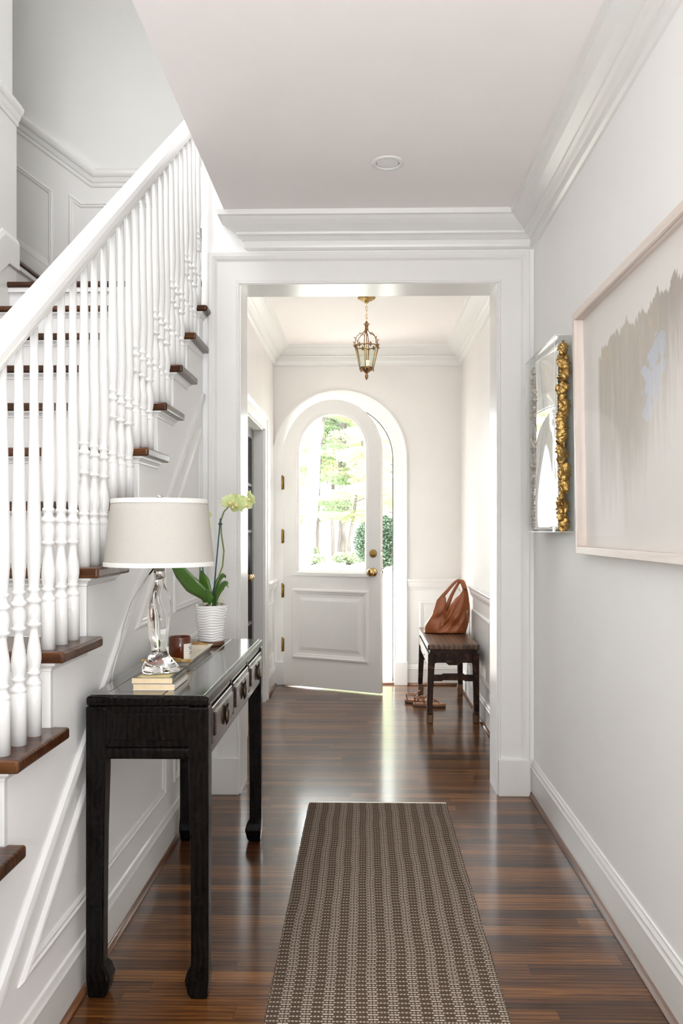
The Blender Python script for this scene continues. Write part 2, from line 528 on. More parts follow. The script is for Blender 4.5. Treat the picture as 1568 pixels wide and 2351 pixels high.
def lawn_mat():
    m, nt, b = new_mat('lawn')
    v = mapping(nt)
    c = ramp(nt, noise(nt, v, 1.3, 5), [(0.35, (0.52, 0.50, 0.45)), (0.6, (0.60, 0.59, 0.55))])
    c = mixc(nt, ramp(nt, noise(nt, v, 14, 3), [(0.45, (0, 0, 0)), (0.6, (0.5, 0.5, 0.5))]), c, (0.42, 0.45, 0.34))
    lin(nt, c, b.inputs['Base Color'])
    b.inputs['Roughness'].default_value = 0.95
    MATS['lawn'] = m


lawn_mat()

# ------------------------------------------------------------------ mesh builder


class MB:
    def __init__(s):
        s.v, s.f, s.sm = [], [], []

    def add(s, vs, fs, smooth=False):
        o = len(s.v)
        s.v += [tuple(p) for p in vs]
        s.f += [tuple(i + o for i in f) for f in fs]
        s.sm += [smooth] * len(fs)
        return s

    def box(s, x0, x1, y0, y1, z0, z1):
        x0, x1 = min(x0, x1), max(x0, x1)
        y0, y1 = min(y0, y1), max(y0, y1)
        z0, z1 = min(z0, z1), max(z0, z1)
        vs = [(x0, y0, z0), (x1, y0, z0), (x1, y1, z0), (x0, y1, z0), (x0, y0, z1), (x1, y0, z1), (x1, y1, z1), (x0, y1, z1)]
        return s.add(vs, [(0, 3, 2, 1), (4, 5, 6, 7), (0, 1, 5, 4), (1, 2, 6, 5), (2, 3, 7, 6), (3, 0, 4, 7)])

    def prism(s, pts, axis, a0, a1, smooth=False):
        """pts: 2D polygon in the two other axes (in order), extruded along axis"""
        def p3(p, a):
            if axis == 0: return (a, p[0], p[1])
            if axis == 1: return (p[0], a, p[1])
            return (p[0], p[1], a)
        n = len(pts)
        ar = sum(pts[i][0] * pts[(i + 1) % n][1] - pts[(i + 1) % n][0] * pts[i][1] for i in range(n))
        if (ar < 0) != (axis == 1):
            pts = pts[::-1]
        a0, a1 = min(a0, a1), max(a0, a1)
        vs = [p3(p, a0) for p in pts] + [p3(p, a1) for p in pts]
        fs = [tuple(range(n))[::-1], tuple(range(n, 2 * n))]
        fs += [(i, (i + 1) % n, n + (i + 1) % n, n + i) for i in range(n)]
        return s.add(vs, fs, smooth)

    def lathe(s, prof, c=(0, 0, 0), n=24, cap=True, sx=1.0, sy=1.0, smooth=True, twist=0.0, lobes=None):
        vs, fs = [], []
        for k, (r, z) in enumerate(prof):
            for i in range(n):
                a = 2 * PI * i / n
                rr = r
                if lobes:
                    rr = r * (1 + lobes(a, z))
                ax = rr * math.cos(a) * sx
                ay = rr * math.sin(a) * sy
                if twist:
                    t = twist * (z - prof[0][1])
                    ax, ay = ax * math.cos(t) - ay * math.sin(t), ax * math.sin(t) + ay * math.cos(t)
                vs.append((c[0] + ax, c[1] + ay, c[2] + z))
        for k in range(len(prof) - 1):
            for i in range(n):
                j = (i + 1) % n
                fs.append((k * n + i, k * n + j, (k + 1) * n + j, (k + 1) * n + i))
        if cap:
            fs.append(tuple(range(n))[::-1])
            fs.append(tuple(range((len(prof) - 1) * n, len(prof) * n)))
        return s.add(vs, fs, smooth)

    def tube(s, pts, rad, n=8, cap=True, flat=None, up=None, smooth=True, closed=False):
        """rad: number or list; flat: scale of the second axis"""
        pts = [Vector(p) for p in pts]
        m = len(pts)
        rads = [rad] * m if isinstance(rad, (int, float)) else rad
        vs, fs = [], []
        u = None
        for i, p in enumerate(pts):
            if closed:
                t = pts[(i + 1) % m] - pts[i - 1]
            else:
                t = pts[min(i + 1, m - 1)] - pts[max(i - 1, 0)]
            t.normalize()
            if up is not None:
                w = t.cross(Vector(up)); w.normalize(); u2 = w.cross(t)
            else:
                if u is None:
                    u = Vector((0, 0, 1)) if abs(t.z) < 0.9 else Vector((1, 0, 0))
                u = u - t * u.dot(t); u.normalize()
                u2 = u; w = t.cross(u2)
            fl = 1.0 if flat is None else flat
            for k in range(n):
                a = 2 * PI * k / n
                vs.append(p + (w * math.cos(a) + u2 * math.sin(a) * fl) * rads[i])
        rng = m if closed else m - 1
        for i in range(rng):
            j = (i + 1) % m
            for k in range(n):
                l = (k + 1) % n
                fs.append((i * n + k, i * n + l, j * n + l, j * n + k))
        if cap and not closed:
            fs.append(tuple(range(n))[::-1])
            fs.append(tuple(range((m - 1) * n, m * n)))
        return s.add(vs, fs, smooth)

    def sweep(s, prof, path, nrm, flip=False, closed=False, smooth=False):
        """prof (a along nrm, b in-plane perpendicular, mitred), path of 3D points"""
        nrm = Vector(nrm)
        P = [Vector(p) for p in path]
        m, n = len(P), len(prof)
        sg = -1.0 if flip else 1.0
        segs = []
        for i in range(m if closed else m - 1):
            t = (P[(i + 1) % m] - P[i]).normalized()
            segs.append(nrm.cross(t) * sg)
        vs, fs = [], []
        for i in range(m):
            if closed:
                s0, s1 = segs[i - 1], segs[i]
            else:
                s0, s1 = segs[max(i - 1, 0)], segs[min(i, m - 2)]
            M = s0 + s1
            if M.length < 1e-6:
                M = s0
            M = M.normalized()
            M = M / max(M.dot(s0), 0.2)
            for a, b in prof:
                vs.append(P[i] + nrm * a + M * b)
        for i in range(m if closed else m - 1):
            j = (i + 1) % m
            for k in range(n):
                l = (k + 1) % n
                fs.append((i * n + k, i * n + l, j * n + l, j * n + k))
        if not closed:
            fs.append(tuple(range(n))[::-1])
            fs.append(tuple(range((m - 1) * n, m * n)))
        return s.add(vs, fs, smooth)

    def blob(s, c, rx, ry, rz, n=10):
        prof = [(math.sin(PI * k / n), -math.cos(PI * k / n)) for k in range(n + 1)]
        vs, fs = [], []
        q = n * 2
        for r, z in prof:
            for i in range(q):
                a = 2 * PI * i / q
                vs.append((c[0] + r * math.cos(a) * rx, c[1] + r * math.sin(a) * ry, c[2] + z * rz))
        for k in range(n):
            for i in range(q):
                j = (i + 1) % q
                fs.append((k * q + i, k * q + j, (k + 1) * q + j, (k + 1) * q + i))
        return s.add(vs, fs, True)

    def build(s, name, mat, parent=None, bevel=0.0, seg=2, subsurf=0, fix=True, kind=None, merge=True):
        me = bpy.data.meshes.new(name)
        org = Vector((0, 0, 0))
        if parent is not None:
            org = world_loc(parent)
        me.from_pydata([tuple(Vector(v) - org) for v in s.v], [], s.f)
        me.polygons.foreach_set('use_smooth', s.sm)
        bm = bmesh.new()
        bm.from_mesh(me)
        if merge:
            bmesh.ops.remove_doubles(bm, verts=bm.verts, dist=1e-6)
        if fix:
            bmesh.ops.recalc_face_normals(bm, faces=bm.faces)
        bm.to_mesh(me)
        bm.free()
        o = bpy.data.objects.new(name, me)
        COL.objects.link(o)
        mats = mat if isinstance(mat, (list, tuple)) else [mat]
        for q in mats:
            me.materials.append(MATS[q])
        if parent is not None:
            o.parent = parent
        if bevel:
            md = o.modifiers.new('bevel', 'BEVEL')
            md.width = bevel
            md.segments = seg
            md.limit_method = 'ANGLE'
            md.angle_limit = R(40)
            md.harden_normals = False
        if subsurf:
            md = o.modifiers.new('sub', 'SUBSURF')
            md.levels = subsurf
            md.render_levels = subsurf
        if kind:
            o['kind'] = kind
        return o


def world_loc(o):
    v = Vector(o.location)
    p = o.parent
    while p is not None:
        v += Vector(p.location)
        p = p.parent
    return v


def tag(o, label, cat, group=None):
    o['label'] = label
    o['category'] = cat
    if group:
        o['group'] = group
    return o


def thing(name, label, cat, loc, group=None):
    o = bpy.data.objects.new(name, None)
    o.empty_display_size = 0.1
    COL.objects.link(o)
    o.location = loc
    return tag(o, label, cat, group)


def dup(o, parent, loc):
    c = o.copy()
    COL.objects.link(c)
    c.parent = parent
    c.location = loc
    return c


# ------------------------------------------------------------------ dimensions
H = 2.77                 # ceiling
XR = 0.81                # right wall
XS = -0.785              # side of the stairs
YM0, YM1 = 3.93, 4.12    # wall with the cased opening
OX0, OX1, OZ = -0.605, 0.637, 2.455
FXL, FXR, YF = -0.75, 0.787, 6.70
XC = -0.66               # edge of the stairwell in the ceiling
XL = -1.82               # far wall of the stairs
YB = 5.0                 # back wall of the landing
TOP = 5.4
RISE, RUN = 0.1942, 0.2605


def ty(n):               # nosing of tread n
    return 0.683 + RUN * n


ST = 'structure'
REAR = -3.0
# ------------------------------------------------------------------ shell
MB().box(-1.95, 0.95, REAR, YF + 0.13, -0.12, 0).build('floor', 'floor_oak', kind=ST)
m = MB()
m.box(XC, 0.95, REAR, YM0 + 0.1, H, H + 0.3)
m.box(FXL - 0.14, 0.95, YM0 + 0.1, YF + 0.16, H, H + 0.3)
m.build('ceiling', 'ceiling_paint', kind=ST)
MB().box(XR, 0.95, REAR, YM1, 0, H).build('wall_right', 'wall_paint', kind=ST)
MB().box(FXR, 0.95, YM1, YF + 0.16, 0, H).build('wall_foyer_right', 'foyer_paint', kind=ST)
# wall with the cased opening
m = MB()
m.box(XS - 0.005, OX0, YM0, YM1, 0, H)
m.box(OX1, XR, YM0, YM1, 0, H)
m.box(OX0, OX1, YM0, YM1, OZ, H)
m.box(XS - 0.005, XC, YM0, YM1, H, TOP)
m.build('wall_middle', 'wall_paint', kind=ST)
# upper stairwell side wall above the foyer
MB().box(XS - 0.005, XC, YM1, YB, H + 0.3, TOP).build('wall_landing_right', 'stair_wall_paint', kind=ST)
# foyer left wall with the double door opening
DY0, DY1, DZ = 5.10, 6.0, 2.015
m = MB()
m.box(FXL - 0.14, FXL, YM1, DY0, 0, H)
m.box(FXL - 0.14, FXL, DY1, YF + 0.16, 0, H)
m.box(FXL - 0.14, FXL, DY0, DY1, DZ, H)
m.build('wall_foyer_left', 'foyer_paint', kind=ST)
# front wall with arched opening
ACX, AR, ASZ = -0.208, 0.448, 1.865
m = MB()
m.box(FXL - 0.14, ACX - AR, YF, YF + 0.16, 0, ASZ)
m.box(ACX + AR, 0.95, YF, YF + 0.16, 0, ASZ)
arc = [(ACX + AR * math.cos(a), ASZ + AR * math.sin(a)) for a in [PI * k / 36 for k in range(37)]]
for (x, z), (x2, z2) in zip(arc, arc[1:]):
    m.prism([(x, z), (x2, z2), (x2, H), (x, H)], 1, YF, YF + 0.16)
m.box(FXL - 0.14, ACX - AR, YF, YF + 0.16, ASZ, H)
m.box(ACX + AR, 0.95, YF, YF + 0.16, ASZ, H)
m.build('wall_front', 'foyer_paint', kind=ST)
# stairwell walls
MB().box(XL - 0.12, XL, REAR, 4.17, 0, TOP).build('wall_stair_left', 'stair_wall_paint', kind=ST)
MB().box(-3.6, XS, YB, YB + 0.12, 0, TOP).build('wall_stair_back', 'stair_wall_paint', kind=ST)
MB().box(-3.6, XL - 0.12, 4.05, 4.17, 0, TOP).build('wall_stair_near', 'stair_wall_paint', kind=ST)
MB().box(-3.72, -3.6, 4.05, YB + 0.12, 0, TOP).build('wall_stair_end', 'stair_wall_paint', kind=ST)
MB().box(-3.72, 0.95, REAR, YB + 0.12, TOP, TOP + 0.1).build('ceiling_upper', 'ceiling_paint', kind=ST)
MB().box(0.85, 0.95, REAR, YB + 0.12, H + 0.3, TOP).build('wall_upper_right', 'wall_paint', kind=ST)
MB().box(XC, 0.95, YM1 - 0.0, YM1 + 0.12, H + 0.3, TOP).build('wall_upper_back', 'wall_paint', kind=ST)
# rear end of the hall: wall round a big window, upstairs window above
m = MB()
m.box(XL - 0.12, -0.6, REAR - 0.12, REAR, 0, TOP)
m.box(0.6, 0.95, REAR - 0.12, REAR, 0, TOP)
m.box(-0.6, 0.6, REAR - 0.12, REAR, 2.2, 4.15)
m.box(-0.6, 0.6, REAR - 0.12, REAR, 4.8, TOP)
m.box(-0.6, 0.6, REAR - 0.12, REAR, 0, 1.45)
m.build('wall_rear', 'wall_paint', kind=ST)

# ------------------------------------------------------------------ mouldings
crown = [(0, 0), (0, 0.135), (0.022, 0.131), (0.025, 0.119), (0.038, 0.106), (0.052, 0.088), (0.066, 0.066), (0.076, 0.05),
         (0.079, 0.056), (0.088, 0.054), (0.094, 0.041), (0.104, 0.031), (0.108, 0.026), (0.110, 0.021), (0.130, 0.019),
         (0.132, 0.024), (0.142, 0.021), (0.150, 0.010), (0.152, 0)]
MB().sweep(crown, [(XR, REAR, H), (XR, YM0, H), (-0.56, YM0, H), (-0.56, YM0 + 0.13, H)], (0, 0, -1), flip=True).build(
    'trim_1', 'trim_paint', kind=ST)
MB().sweep(crown, [(FXL, YM1, H), (FXL, YF, H), (FXR, YF, H), (FXR, YM1, H), (FXL, YM1, H)], (0, 0, -1)).build(
    'trim_2', 'trim_paint', kind=ST)
# casing of the cased opening: a = out of the wall, b = away from the opening
casing = [(0, 0), (0.012, 0.0), (0.017, 0.004), (0.017, 0.010), (0.012, 0.014), (0.014, 0.018), (0.016, 0.108), (0.020, 0.112),
          (0.027, 0.118), (0.031, 0.126), (0.033, 0.130), (0.033, 0.146), (0.030, 0.148), (0, 0.148)]
MB().sweep(casing, [(OX0, YM0, 0.0), (OX0, YM0, OZ), (OX1, YM0, OZ), (OX1, YM0, 0.0)], (0, -1, 0)).build(
    'trim_3', 'trim_paint', kind=ST)
MB().sweep(casing, [(OX0, YM1, 0.0), (OX0, YM1, OZ), (OX1, YM1, OZ), (OX1, YM1, 0.0)], (0, 1, 0), flip=True).build(
    'trim_4', 'trim_paint', kind=ST)
m = MB()
m.box(OX0 - 0.146, OX0 + 0.0, YM0 - 0.037, YM0, 0, 0.175)
m.box(OX1, OX1 + 0.150, YM0 - 0.037, YM0, 0, 0.175)
m.build('trim_5', 'trim_paint', bevel=0.003, kind=ST)
# thin painted lining inside the opening
m = MB()
m.box(OX0 - 0.001, OX0 + 0.006, YM0 - 0.012, YM1 + 0.012, 0, OZ)
m.box(OX1 - 0.006, OX1 + 0.001, YM0 - 0.012, YM1 + 0.012, 0, OZ)
m.box(OX0, OX1, YM0 - 0.012, YM1, OZ - 0.002, OZ + 0.001)
m.build('trim_6', 'trim_bright', kind=ST)

base = [(0, 0), (0.014, 0), (0.014, 0.128), (0.017, 0.132), (0.014, 0.137), (0.012, 0.142), (0.012, 0.150), (0.006, 0.160), (0.005, 0.166), (0, 0.167)]


def base_prof(flip=False):
    return base


def basebd(name, path, nrm, flip):
    # the profile's b runs up: sweep with the wall normal and a path along the floor
    return MB().sweep([(a, b) for a, b in base], path, nrm, flip=flip).build(name, 'trim_paint', kind=ST)


# along +y on the right wall nrm=(-1,0,0): nrm x t = (-1,0,0)x(0,1,0) = (0,0,-1) -> flip
basebd('baseboard_right', [(XR, REAR, 0), (XR, YM0, 0)], (-1, 0, 0), True)
basebd('baseboard_middle', [(OX1 + 0.148, YM0, 0), (XR, YM0, 0)], (0, -1, 0), False)
basebd('baseboard_foyer_right', [(FXR, YM1, 0), (FXR, YF, 0)], (-1, 0, 0), True)
basebd('baseboard_front', [(ACX + 0.553, YF, 0), (FXR, YF, 0)], (0, -1, 0), False)
basebd('baseboard_foyer_left', [(FXL, YF, 0), (FXL, DY1 + 0.12, 0)], (1, 0, 0), True)
q = [(0.0, 0.0)] + [(0.017 * math.cos(a), 0.019 * math.sin(a)) for a in [PI / 2 * k / 6 for k in range(7)]]


def shoe(name, path, inset, nrm, flip):
    P = [tuple(Vector(p) + Vector(nrm) * inset) for p in path]
    return MB().sweep(q, P, nrm, flip=flip, smooth=True).build(name, 'shoe_oak', kind=ST)


shoe('trim_7', [(XR, REAR, 0), (XR, YM0 - 0.02, 0)], 0.012, (-1, 0, 0), True)
shoe('trim_8', [(FXR, YM1, 0), (FXR, YF - 0.01, 0)], 0.013, (-1, 0, 0), True)
shoe('trim_9', [(ACX + 0.556, YF, 0), (FXR - 0.012, YF, 0)], 0.013, (0, -1, 0), False)
shoe('trim_10', [(FXL, YF - 0.015, 0), (FXL, DY1 + 0.12, 0)], 0.013, (1, 0, 0), True)

# panel mould frames
pm = [(0, 0), (0.004, 0.001), (0.010, 0.006), (0.012, 0.012), (0.007, 0.017), (0.008, 0.024), (0.004, 0.030), (0, 0.032)]
pm = [(a, -b) for a, b in pm]      # inside of the outline given


def frame_mb(mb, pts, nrm):
    """closed outline of 3D points; profile goes inward"""
    P = [Vector(p) for p in pts]
    n = Vector(nrm)
    c = sum(P, Vector((0, 0, 0))) / len(P)
    s = n.cross((P[1] - P[0]).normalized())
    inward = (c - P[0]).dot(s) > 0
    mb.sweep(pm, P, nrm, flip=inward, closed=True)
    return mb


# foyer wainscot
rail = [(0, 0), (0.010, 0.0), (0.012, 0.012), (0.018, 0.020), (0.024, 0.040), (0.026, 0.060), (0.034, 0.066), (0.038, 0.074), (0.036, 0.082), (0.0, 0.085)]
RZ = 0.785
MB().sweep(rail, [(FXR, YM1, RZ), (FXR, YF, RZ)], (-1, 0, 0), flip=True).build('trim_11', 'trim_paint', kind=ST)
MB().sweep(rail, [(ACX + 0.553, YF, RZ), (FXR, YF, RZ)], (0, -1, 0)).build('trim_12', 'trim_paint', kind=ST)
MB().sweep(rail, [(FXL, YF, RZ), (FXL, DY1 + 0.115, RZ)], (1, 0, 0), flip=True).build('trim_13', 'trim_paint', kind=ST)
m = MB()
for y0, y1 in ((4.30, 4.98), (5.10, 5.96)):
    frame_mb(m, [(FXR, y0, 0.26), (FXR, y1, 0.26), (FXR, y1, 0.70), (FXR, y0, 0.70)], (-1, 0, 0))
frame_mb(m, [(FXR, 6.10, 0.26), (FXR, 6.58, 0.26), (FXR, 6.58, 0.70), (FXR, 6.10, 0.70)], (-1, 0, 0))
m.build('trim_14', 'trim_paint', kind=ST)
m = MB()
frame_mb(m, [(0.445, YF, 0.26), (0.72, YF, 0.26), (0.72, YF, 0.69), (0.445, YF, 0.69)], (0, -1, 0))
m.build('trim_15', 'trim_paint', kind=ST)
m = MB()
frame_mb(m, [(FXL, 6.18, 0.26), (FXL, 6.60, 0.26), (FXL, 6.60, 0.70), (FXL, 6.18, 0.70)], (1, 0, 0))
m.build('trim_16', 'trim_paint', kind=ST)

# painted wainscot facing behind the panel frames
m = MB()
m.box(FXR - 0.002, FXR + 0.01, YM1, YF + 0.01, 0, 0.80)
m.box(ACX + AR + 0.05, FXR, YF - 0.002, YF + 0.01, 0, 0.80)
m.box(FXL - 0.01, FXL + 0.002, DY1 + 0.05, YF + 0.01, 0, 0.80)
m.build('trim_32', 'trim_paint', kind=ST)
# arched casing round the front door
acas = [(0, 0), (0.014, 0), (0.018, 0.006), (0.015, 0.012), (0.018, 0.070), (0.026, 0.078), (0.030, 0.086), (0.032, 0.092), (0.032, 0.103), (0.0, 0.105)]
path = [(ACX - AR, YF, 0)] + [(ACX - AR * math.cos(a), YF, ASZ + AR * math.sin(a)) for a in [PI * k / 48 for k in range(49)]] + [(ACX + AR, YF, 0)]
MB().sweep(acas, path, (0, -1, 0)).build('trim_17', 'trim_paint', kind=ST)
m = MB()
m.box(ACX - AR - 0.092, ACX - AR, YF - 0.036, YF, 0, 0.19)
m.box(ACX + AR, ACX + AR + 0.108, YF - 0.036, YF, 0, 0.19)
m.build('trim_18', 'trim_paint', bevel=0.003, kind=ST)
# stop strip (dark weatherseal) and jamb inside the arch
stp = [(0, 0), (0.10, 0), (0.10, -0.014), (0, -0.014)]
MB().sweep([(0.0, -0.02), (0.155, -0.02), (0.155, 0.001), (0.0, 0.001)], [(x, YF + 0.003, z) for x, y, z in path], (0, 1, 0), flip=False).build(
    'trim_19', 'trim_bright', kind=ST)
MB().sweep([(0.0, 0.0), (0.012, 0.0), (0.012, -0.008), (0.0, -0.008)],
           [(ACX - (AR - 0.013) * math.cos(a), YF + 0.06, ASZ + (AR - 0.013) * math.sin(a)) for a in [PI * k / 48 for k in range(24, 49)]]
           + [(ACX + AR - 0.013, YF + 0.06, 0.02)], (0, 1, 0)).build('trim_20', 'rubber', kind=ST)
MB().box(ACX - AR, ACX + AR, YF - 0.01, YF + 0.2, -0.01, 0.018).build('trim_21', 'shoe_oak', bevel=0.005, kind=ST)

# ------------------------------------------------------------------ front door leaf
door = thing('door_1', 'white arched front door standing ajar, glazed above a raised panel', 'door', (ACX - AR + 0.006, YF - 0.028, 0.0))
door['kind'] = ST
DA = R(25.0)
DW, DT = 0.868, 0.044
DR = DW / 2
DS = ASZ + 0.004
hinge = Vector(door.location)


def dloc(u, t, z):       # u along leaf, t thickness toward the hall
    return (u, -t, z)


# built in the door's own frame (x along the leaf, -y towards the hall), then the empty is turned
GC, GR, GB, GS = 0.440, 0.297, 0.945, 1.893
n = 40
outer = [(0, 0.012)] + [(DR - DR * math.cos(PI * k / n), DS + DR * math.sin(PI * k / n)) for k in range(n + 1)] + [(DW, 0.012)]
m = MB()
go = GR + 0.02          # rough hole for the glass
inner = [(GC - go, GB - 0.02)] + [(GC - go * math.cos(PI * k / n), GS + go * math.sin(PI * k / n)) for k in range(n + 1)] + [(GC + go, GB - 0.02)]


def plate(mb, y0, y1):
    # leaf = lower slab + ring round the glass
    mb.box(0, DW, y0, y1, 0.012, GB - 0.02)
    k0 = len(inner)
    O = [(0, GB - 0.02)] + outer[1:-1] + [(DW, GB - 0.02)]
    vs, fs = [], []
    for (p, r) in zip(O, inner):
        vs += [(p[0], y0, p[1]), (r[0], y0, r[1]), (p[0], y1, p[1]), (r[0], y1, r[1])]
    for i in range(k0 - 1):
        a, b = i * 4, (i + 1) * 4
        fs += [(a, b, b + 1, a + 1), (a + 2, a + 3, b + 3, b + 2), (a, a + 2, b + 2, b), (a + 1, b + 1, b + 3, a + 3)]
    mb.add(vs, fs)


def dbuild(mb, name, mat, parent=door, **kw):
    o = mb.build(name, mat, None, **kw)
    o.parent = parent
    return o


plate(m, -DT, 0.0)
slab = dbuild(m, 'door_slab', 'door_paint')
gm = [(0, 0), (0.004, 0.0), (0.010, 0.006), (0.010, 0.014), (0.004, 0.022), (-0.006, 0.034), (-0.020, 0.036), (-0.020, 0)]
gpath = [(GC - GR - 0.03, -DT, GB - 0.03)] + [(GC - (GR + 0.03) * math.cos(PI * k / n), -DT, GS + (GR + 0.03) * math.sin(PI * k / n)) for k in range(n + 1)] + \
        [(GC + GR + 0.03, -DT, GB - 0.03)]
m = MB()
m.sweep(gm, gpath, (0, -1, 0), flip=True, closed=True)
m.box(0.085, 0.775, -DT - 0.012, -DT + 0.002, 0.905, 0.918)
dbuild(m, 'glazing_bead', 'door_paint')
g = [(GC - GR - 0.015, GB - 0.01)] + [(GC - (GR + 0.015) * math.cos(PI * k / n), GS + (GR + 0.015) * math.sin(PI * k / n)) for k in range(n + 1)] + [(GC + GR + 0.015, GB - 0.01)]
dbuild(MB().prism(g, 1, -0.026, -0.020), 'glass', 'window_glass')
# lower raised panel with bolection mould
m = MB()
pb = [(0, 0), (0.006, 0.0), (0.016, 0.008), (0.018, 0.018), (0.010, 0.028), (0.006, 0.040), (0.001, 0.046), (0, 0.046)]
m.sweep(pb, [(0.088, -DT, 0.235), (0.088, -DT, 0.80), (0.770, -DT, 0.80), (0.770, -DT, 0.235)], (0, -1, 0), flip=True, closed=True)
dbuild(m, 'panel_mould', 'door_paint')
m = MB()
x0, x1, z0, z1 = 0.150, 0.708, 0.300, 0.735
e = 0.03
vs = [(x0, -DT + .001, z0), (x1, -DT + .001, z0), (x1, -DT + .001, z1), (x0, -DT + .001, z1),
      (x0 + e, -DT - 0.009, z0 + e), (x1 - e, -DT - 0.009, z0 + e), (x1 - e, -DT - 0.009, z1 - e), (x0 + e, -DT - 0.009, z1 - e)]
m.add(vs, [(0, 1, 5, 4), (1, 2, 6, 5), (2, 3, 7, 6), (3, 0, 4, 7), (4, 5, 6, 7)])
dbuild(m, 'raised_panel', 'door_paint', fix=False)


def knob_prof(mb, u, z, s=1.0):
    # rosette and knob, axis along -y
    prof = [(0.034, 0), (0.034, 0.004), (0.028, 0.009), (0.014, 0.012), (0.011, 0.028), (0.013, 0.034), (0.026, 0.040), (0.031, 0.052), (0.029, 0.064), (0.018, 0.072), (0.002, 0.074)]
    t = MB().lathe(prof, n=28)
    mb.add([(u + a, -DT - c, z + b) for a, b, c in t.v], t.f, True)


kb = MB(); knob_prof(kb, 0.808, 0.945)
dbuild(kb, 'door_knob', 'brass')
t = MB().lathe([(0.031, 0), (0.031, 0.006), (0.026, 0.012), (0.020, 0.014), (0.004, 0.014)], n=28)
m = MB().add([(0.808 + a, -DT - c, 1.090 + b) for a, b, c in t.v], t.f, True)
db = dbuild(m, 'deadbolt', 'old_brass')
m = MB().box(0.800, 0.816, -DT - 0.024, -DT - 0.012, 1.075, 1.105)
dbuild(m, 'thumb_turn', 'old_brass', parent=db, bevel=0.003)
for z in (0.945, 1.09):
    m = MB().box(DW - 0.001, DW + 0.002, -0.034, -0.010, z - 0.04 if z < 1 else z - 0.03, z + 0.04 if z < 1 else z + 0.03)
    m.box(DW, DW + (0.012 if z < 1 else 0.004), -0.028, -0.016, z - 0.010, z + 0.010)
    dbuild(m, 'latch_plate', 'chrome')
t = MB().lathe([(0.030, 0), (0.026, 0.01), (0.012, 0.015), (0.012, 0.03), (0.028, 0.045), (0.022, 0.065), (0.002, 0.07)], n=20)
m = MB().add([(0.808 + a, c, 0.945 + b) for a, b, c in t.v], t.f, True)
dbuild(m, 'outer_knob', 'brass')
for z in (0.335, 0.775, 1.217, 1.655):
    m = MB()
    m.tube([(-0.004, -DT - 0.006, z - 0.055), (-0.004, -DT - 0.006, z + 0.055)], 0.008, 12)
    m.box(-0.004, 0.012, -DT - 0.002, -DT + 0.004, z - 0.052, z + 0.052)
    for q2 in (-0.018, 0.018):
        m.tube([(-0.004, -DT - 0.006, z + q2 - 0.002), (-0.004, -DT - 0.006, z + q2 + 0.002)], 0.0095, 12)
    m.blob((-0.004, -DT - 0.006, z + 0.058), 0.006, 0.006, 0.006, 5)
    dbuild(m, 'hinge', 'old_brass')
door.rotation_euler = (0, 0, -DA)

# ------------------------------------------------------------------ dark glazed double door in the foyer's left wall
m = MB()
cs = [(0, 0), (0.012, 0), (0.016, 0.004), (0.014, 0.010), (0.016, 0.075), (0.024, 0.085), (0.028, 0.095), (0.028, 0.108), (0, 0.110)]
m.sweep(cs, [(FXL, DY0, 0), (FXL, DY0, DZ), (FXL, DY1, DZ), (FXL, DY1, 0)], (1, 0, 0))
m.build('trim_22', 'trim_paint', kind=ST)
m = MB()
m.box(FXL - 0.14, FXL, DY1 - 0.012, DY1 + 0.001, 0, DZ)
m.box(FXL - 0.14, FXL, DY0 - 0.001, DY0 + 0.012, 0, DZ)
m.box(FXL - 0.14, FXL, DY0, DY1, DZ - 0.012, DZ + 0.001)
m.build('trim_23', 'trim_paint', kind=ST)
leafw = (DY1 - DY0 - 0.03) / 2
for k, (ya, yb) in enumerate(((DY1 - 0.013 - leafw, DY1 - 0.014), (DY0 + 0.014, DY0 + 0.013 + leafw))):
    d = thing('door_%d' % (k + 2), 'dark glazed door leaf in the left foyer wall, ' + ('beside the front door' if k == 0 else 'beside the cased opening'), 'door',
              (FXL - 0.09, (ya + yb) / 2, 0.0))
    d['kind'] = ST
    x0, x1 = FXL - 0.112, FXL - 0.070
    zs = [0.27, 0.60, 0.93, 1.26, 1.593, 1.93]
    m = MB()
    st = 0.085
    m.box(x0, x1, ya, ya + st, 0.01, DZ - 0.014)
    m.box(x0, x1, yb - st, yb, 0.01, DZ - 0.014)
    m.box(x0, x1, ya + st, yb - st, 1.93, DZ - 0.014)
    m.box(x0, x1, ya + st, yb - st, 0.01, 0.27)
    m.build('door_frame', 'dark_door', d, bevel=0.004)
    for z in zs[1:-1]:
        MB().box(x0 + 0.004, x1 - 0.002, ya + st, yb - st, z - 0.012, z + 0.012).build('muntin', 'dark_door', d, bevel=0.006)
    for za, zb in zip(zs, zs[1:]):
        MB().box(x0 + 0.016, x0 + 0.020, ya + st, yb - st, za, zb).build('pane', 'dark_glass', d)
    kx = ya + 0.04 if k == 0 else yb - 0.04
    t = MB().lathe([(0.022, 0), (0.02, 0.006), (0.009, 0.01), (0.009, 0.026), (0.022, 0.034), (0.024, 0.046), (0.014, 0.056), (0.002, 0.058)], n=20)
    MB().add([(x1 + c, kx + a, 0.945 + b) for a, b, c in t.v], t.f, True).build('door_knob', 'brass', d)
# dim room behind the glazed doors
m = MB()
m.box(-1.9, FXL - 0.14, YB + 0.121, 6.6, 2.2, 2.3)
m.box(-1.9, -1.8, YB + 0.121, 6.6, 0, 2.2)
m.box(-1.8, FXL - 0.14, 6.5, 6.6, 0, 2.2)
m.build('wall_side_room', 'stair_wall_paint', kind=ST)

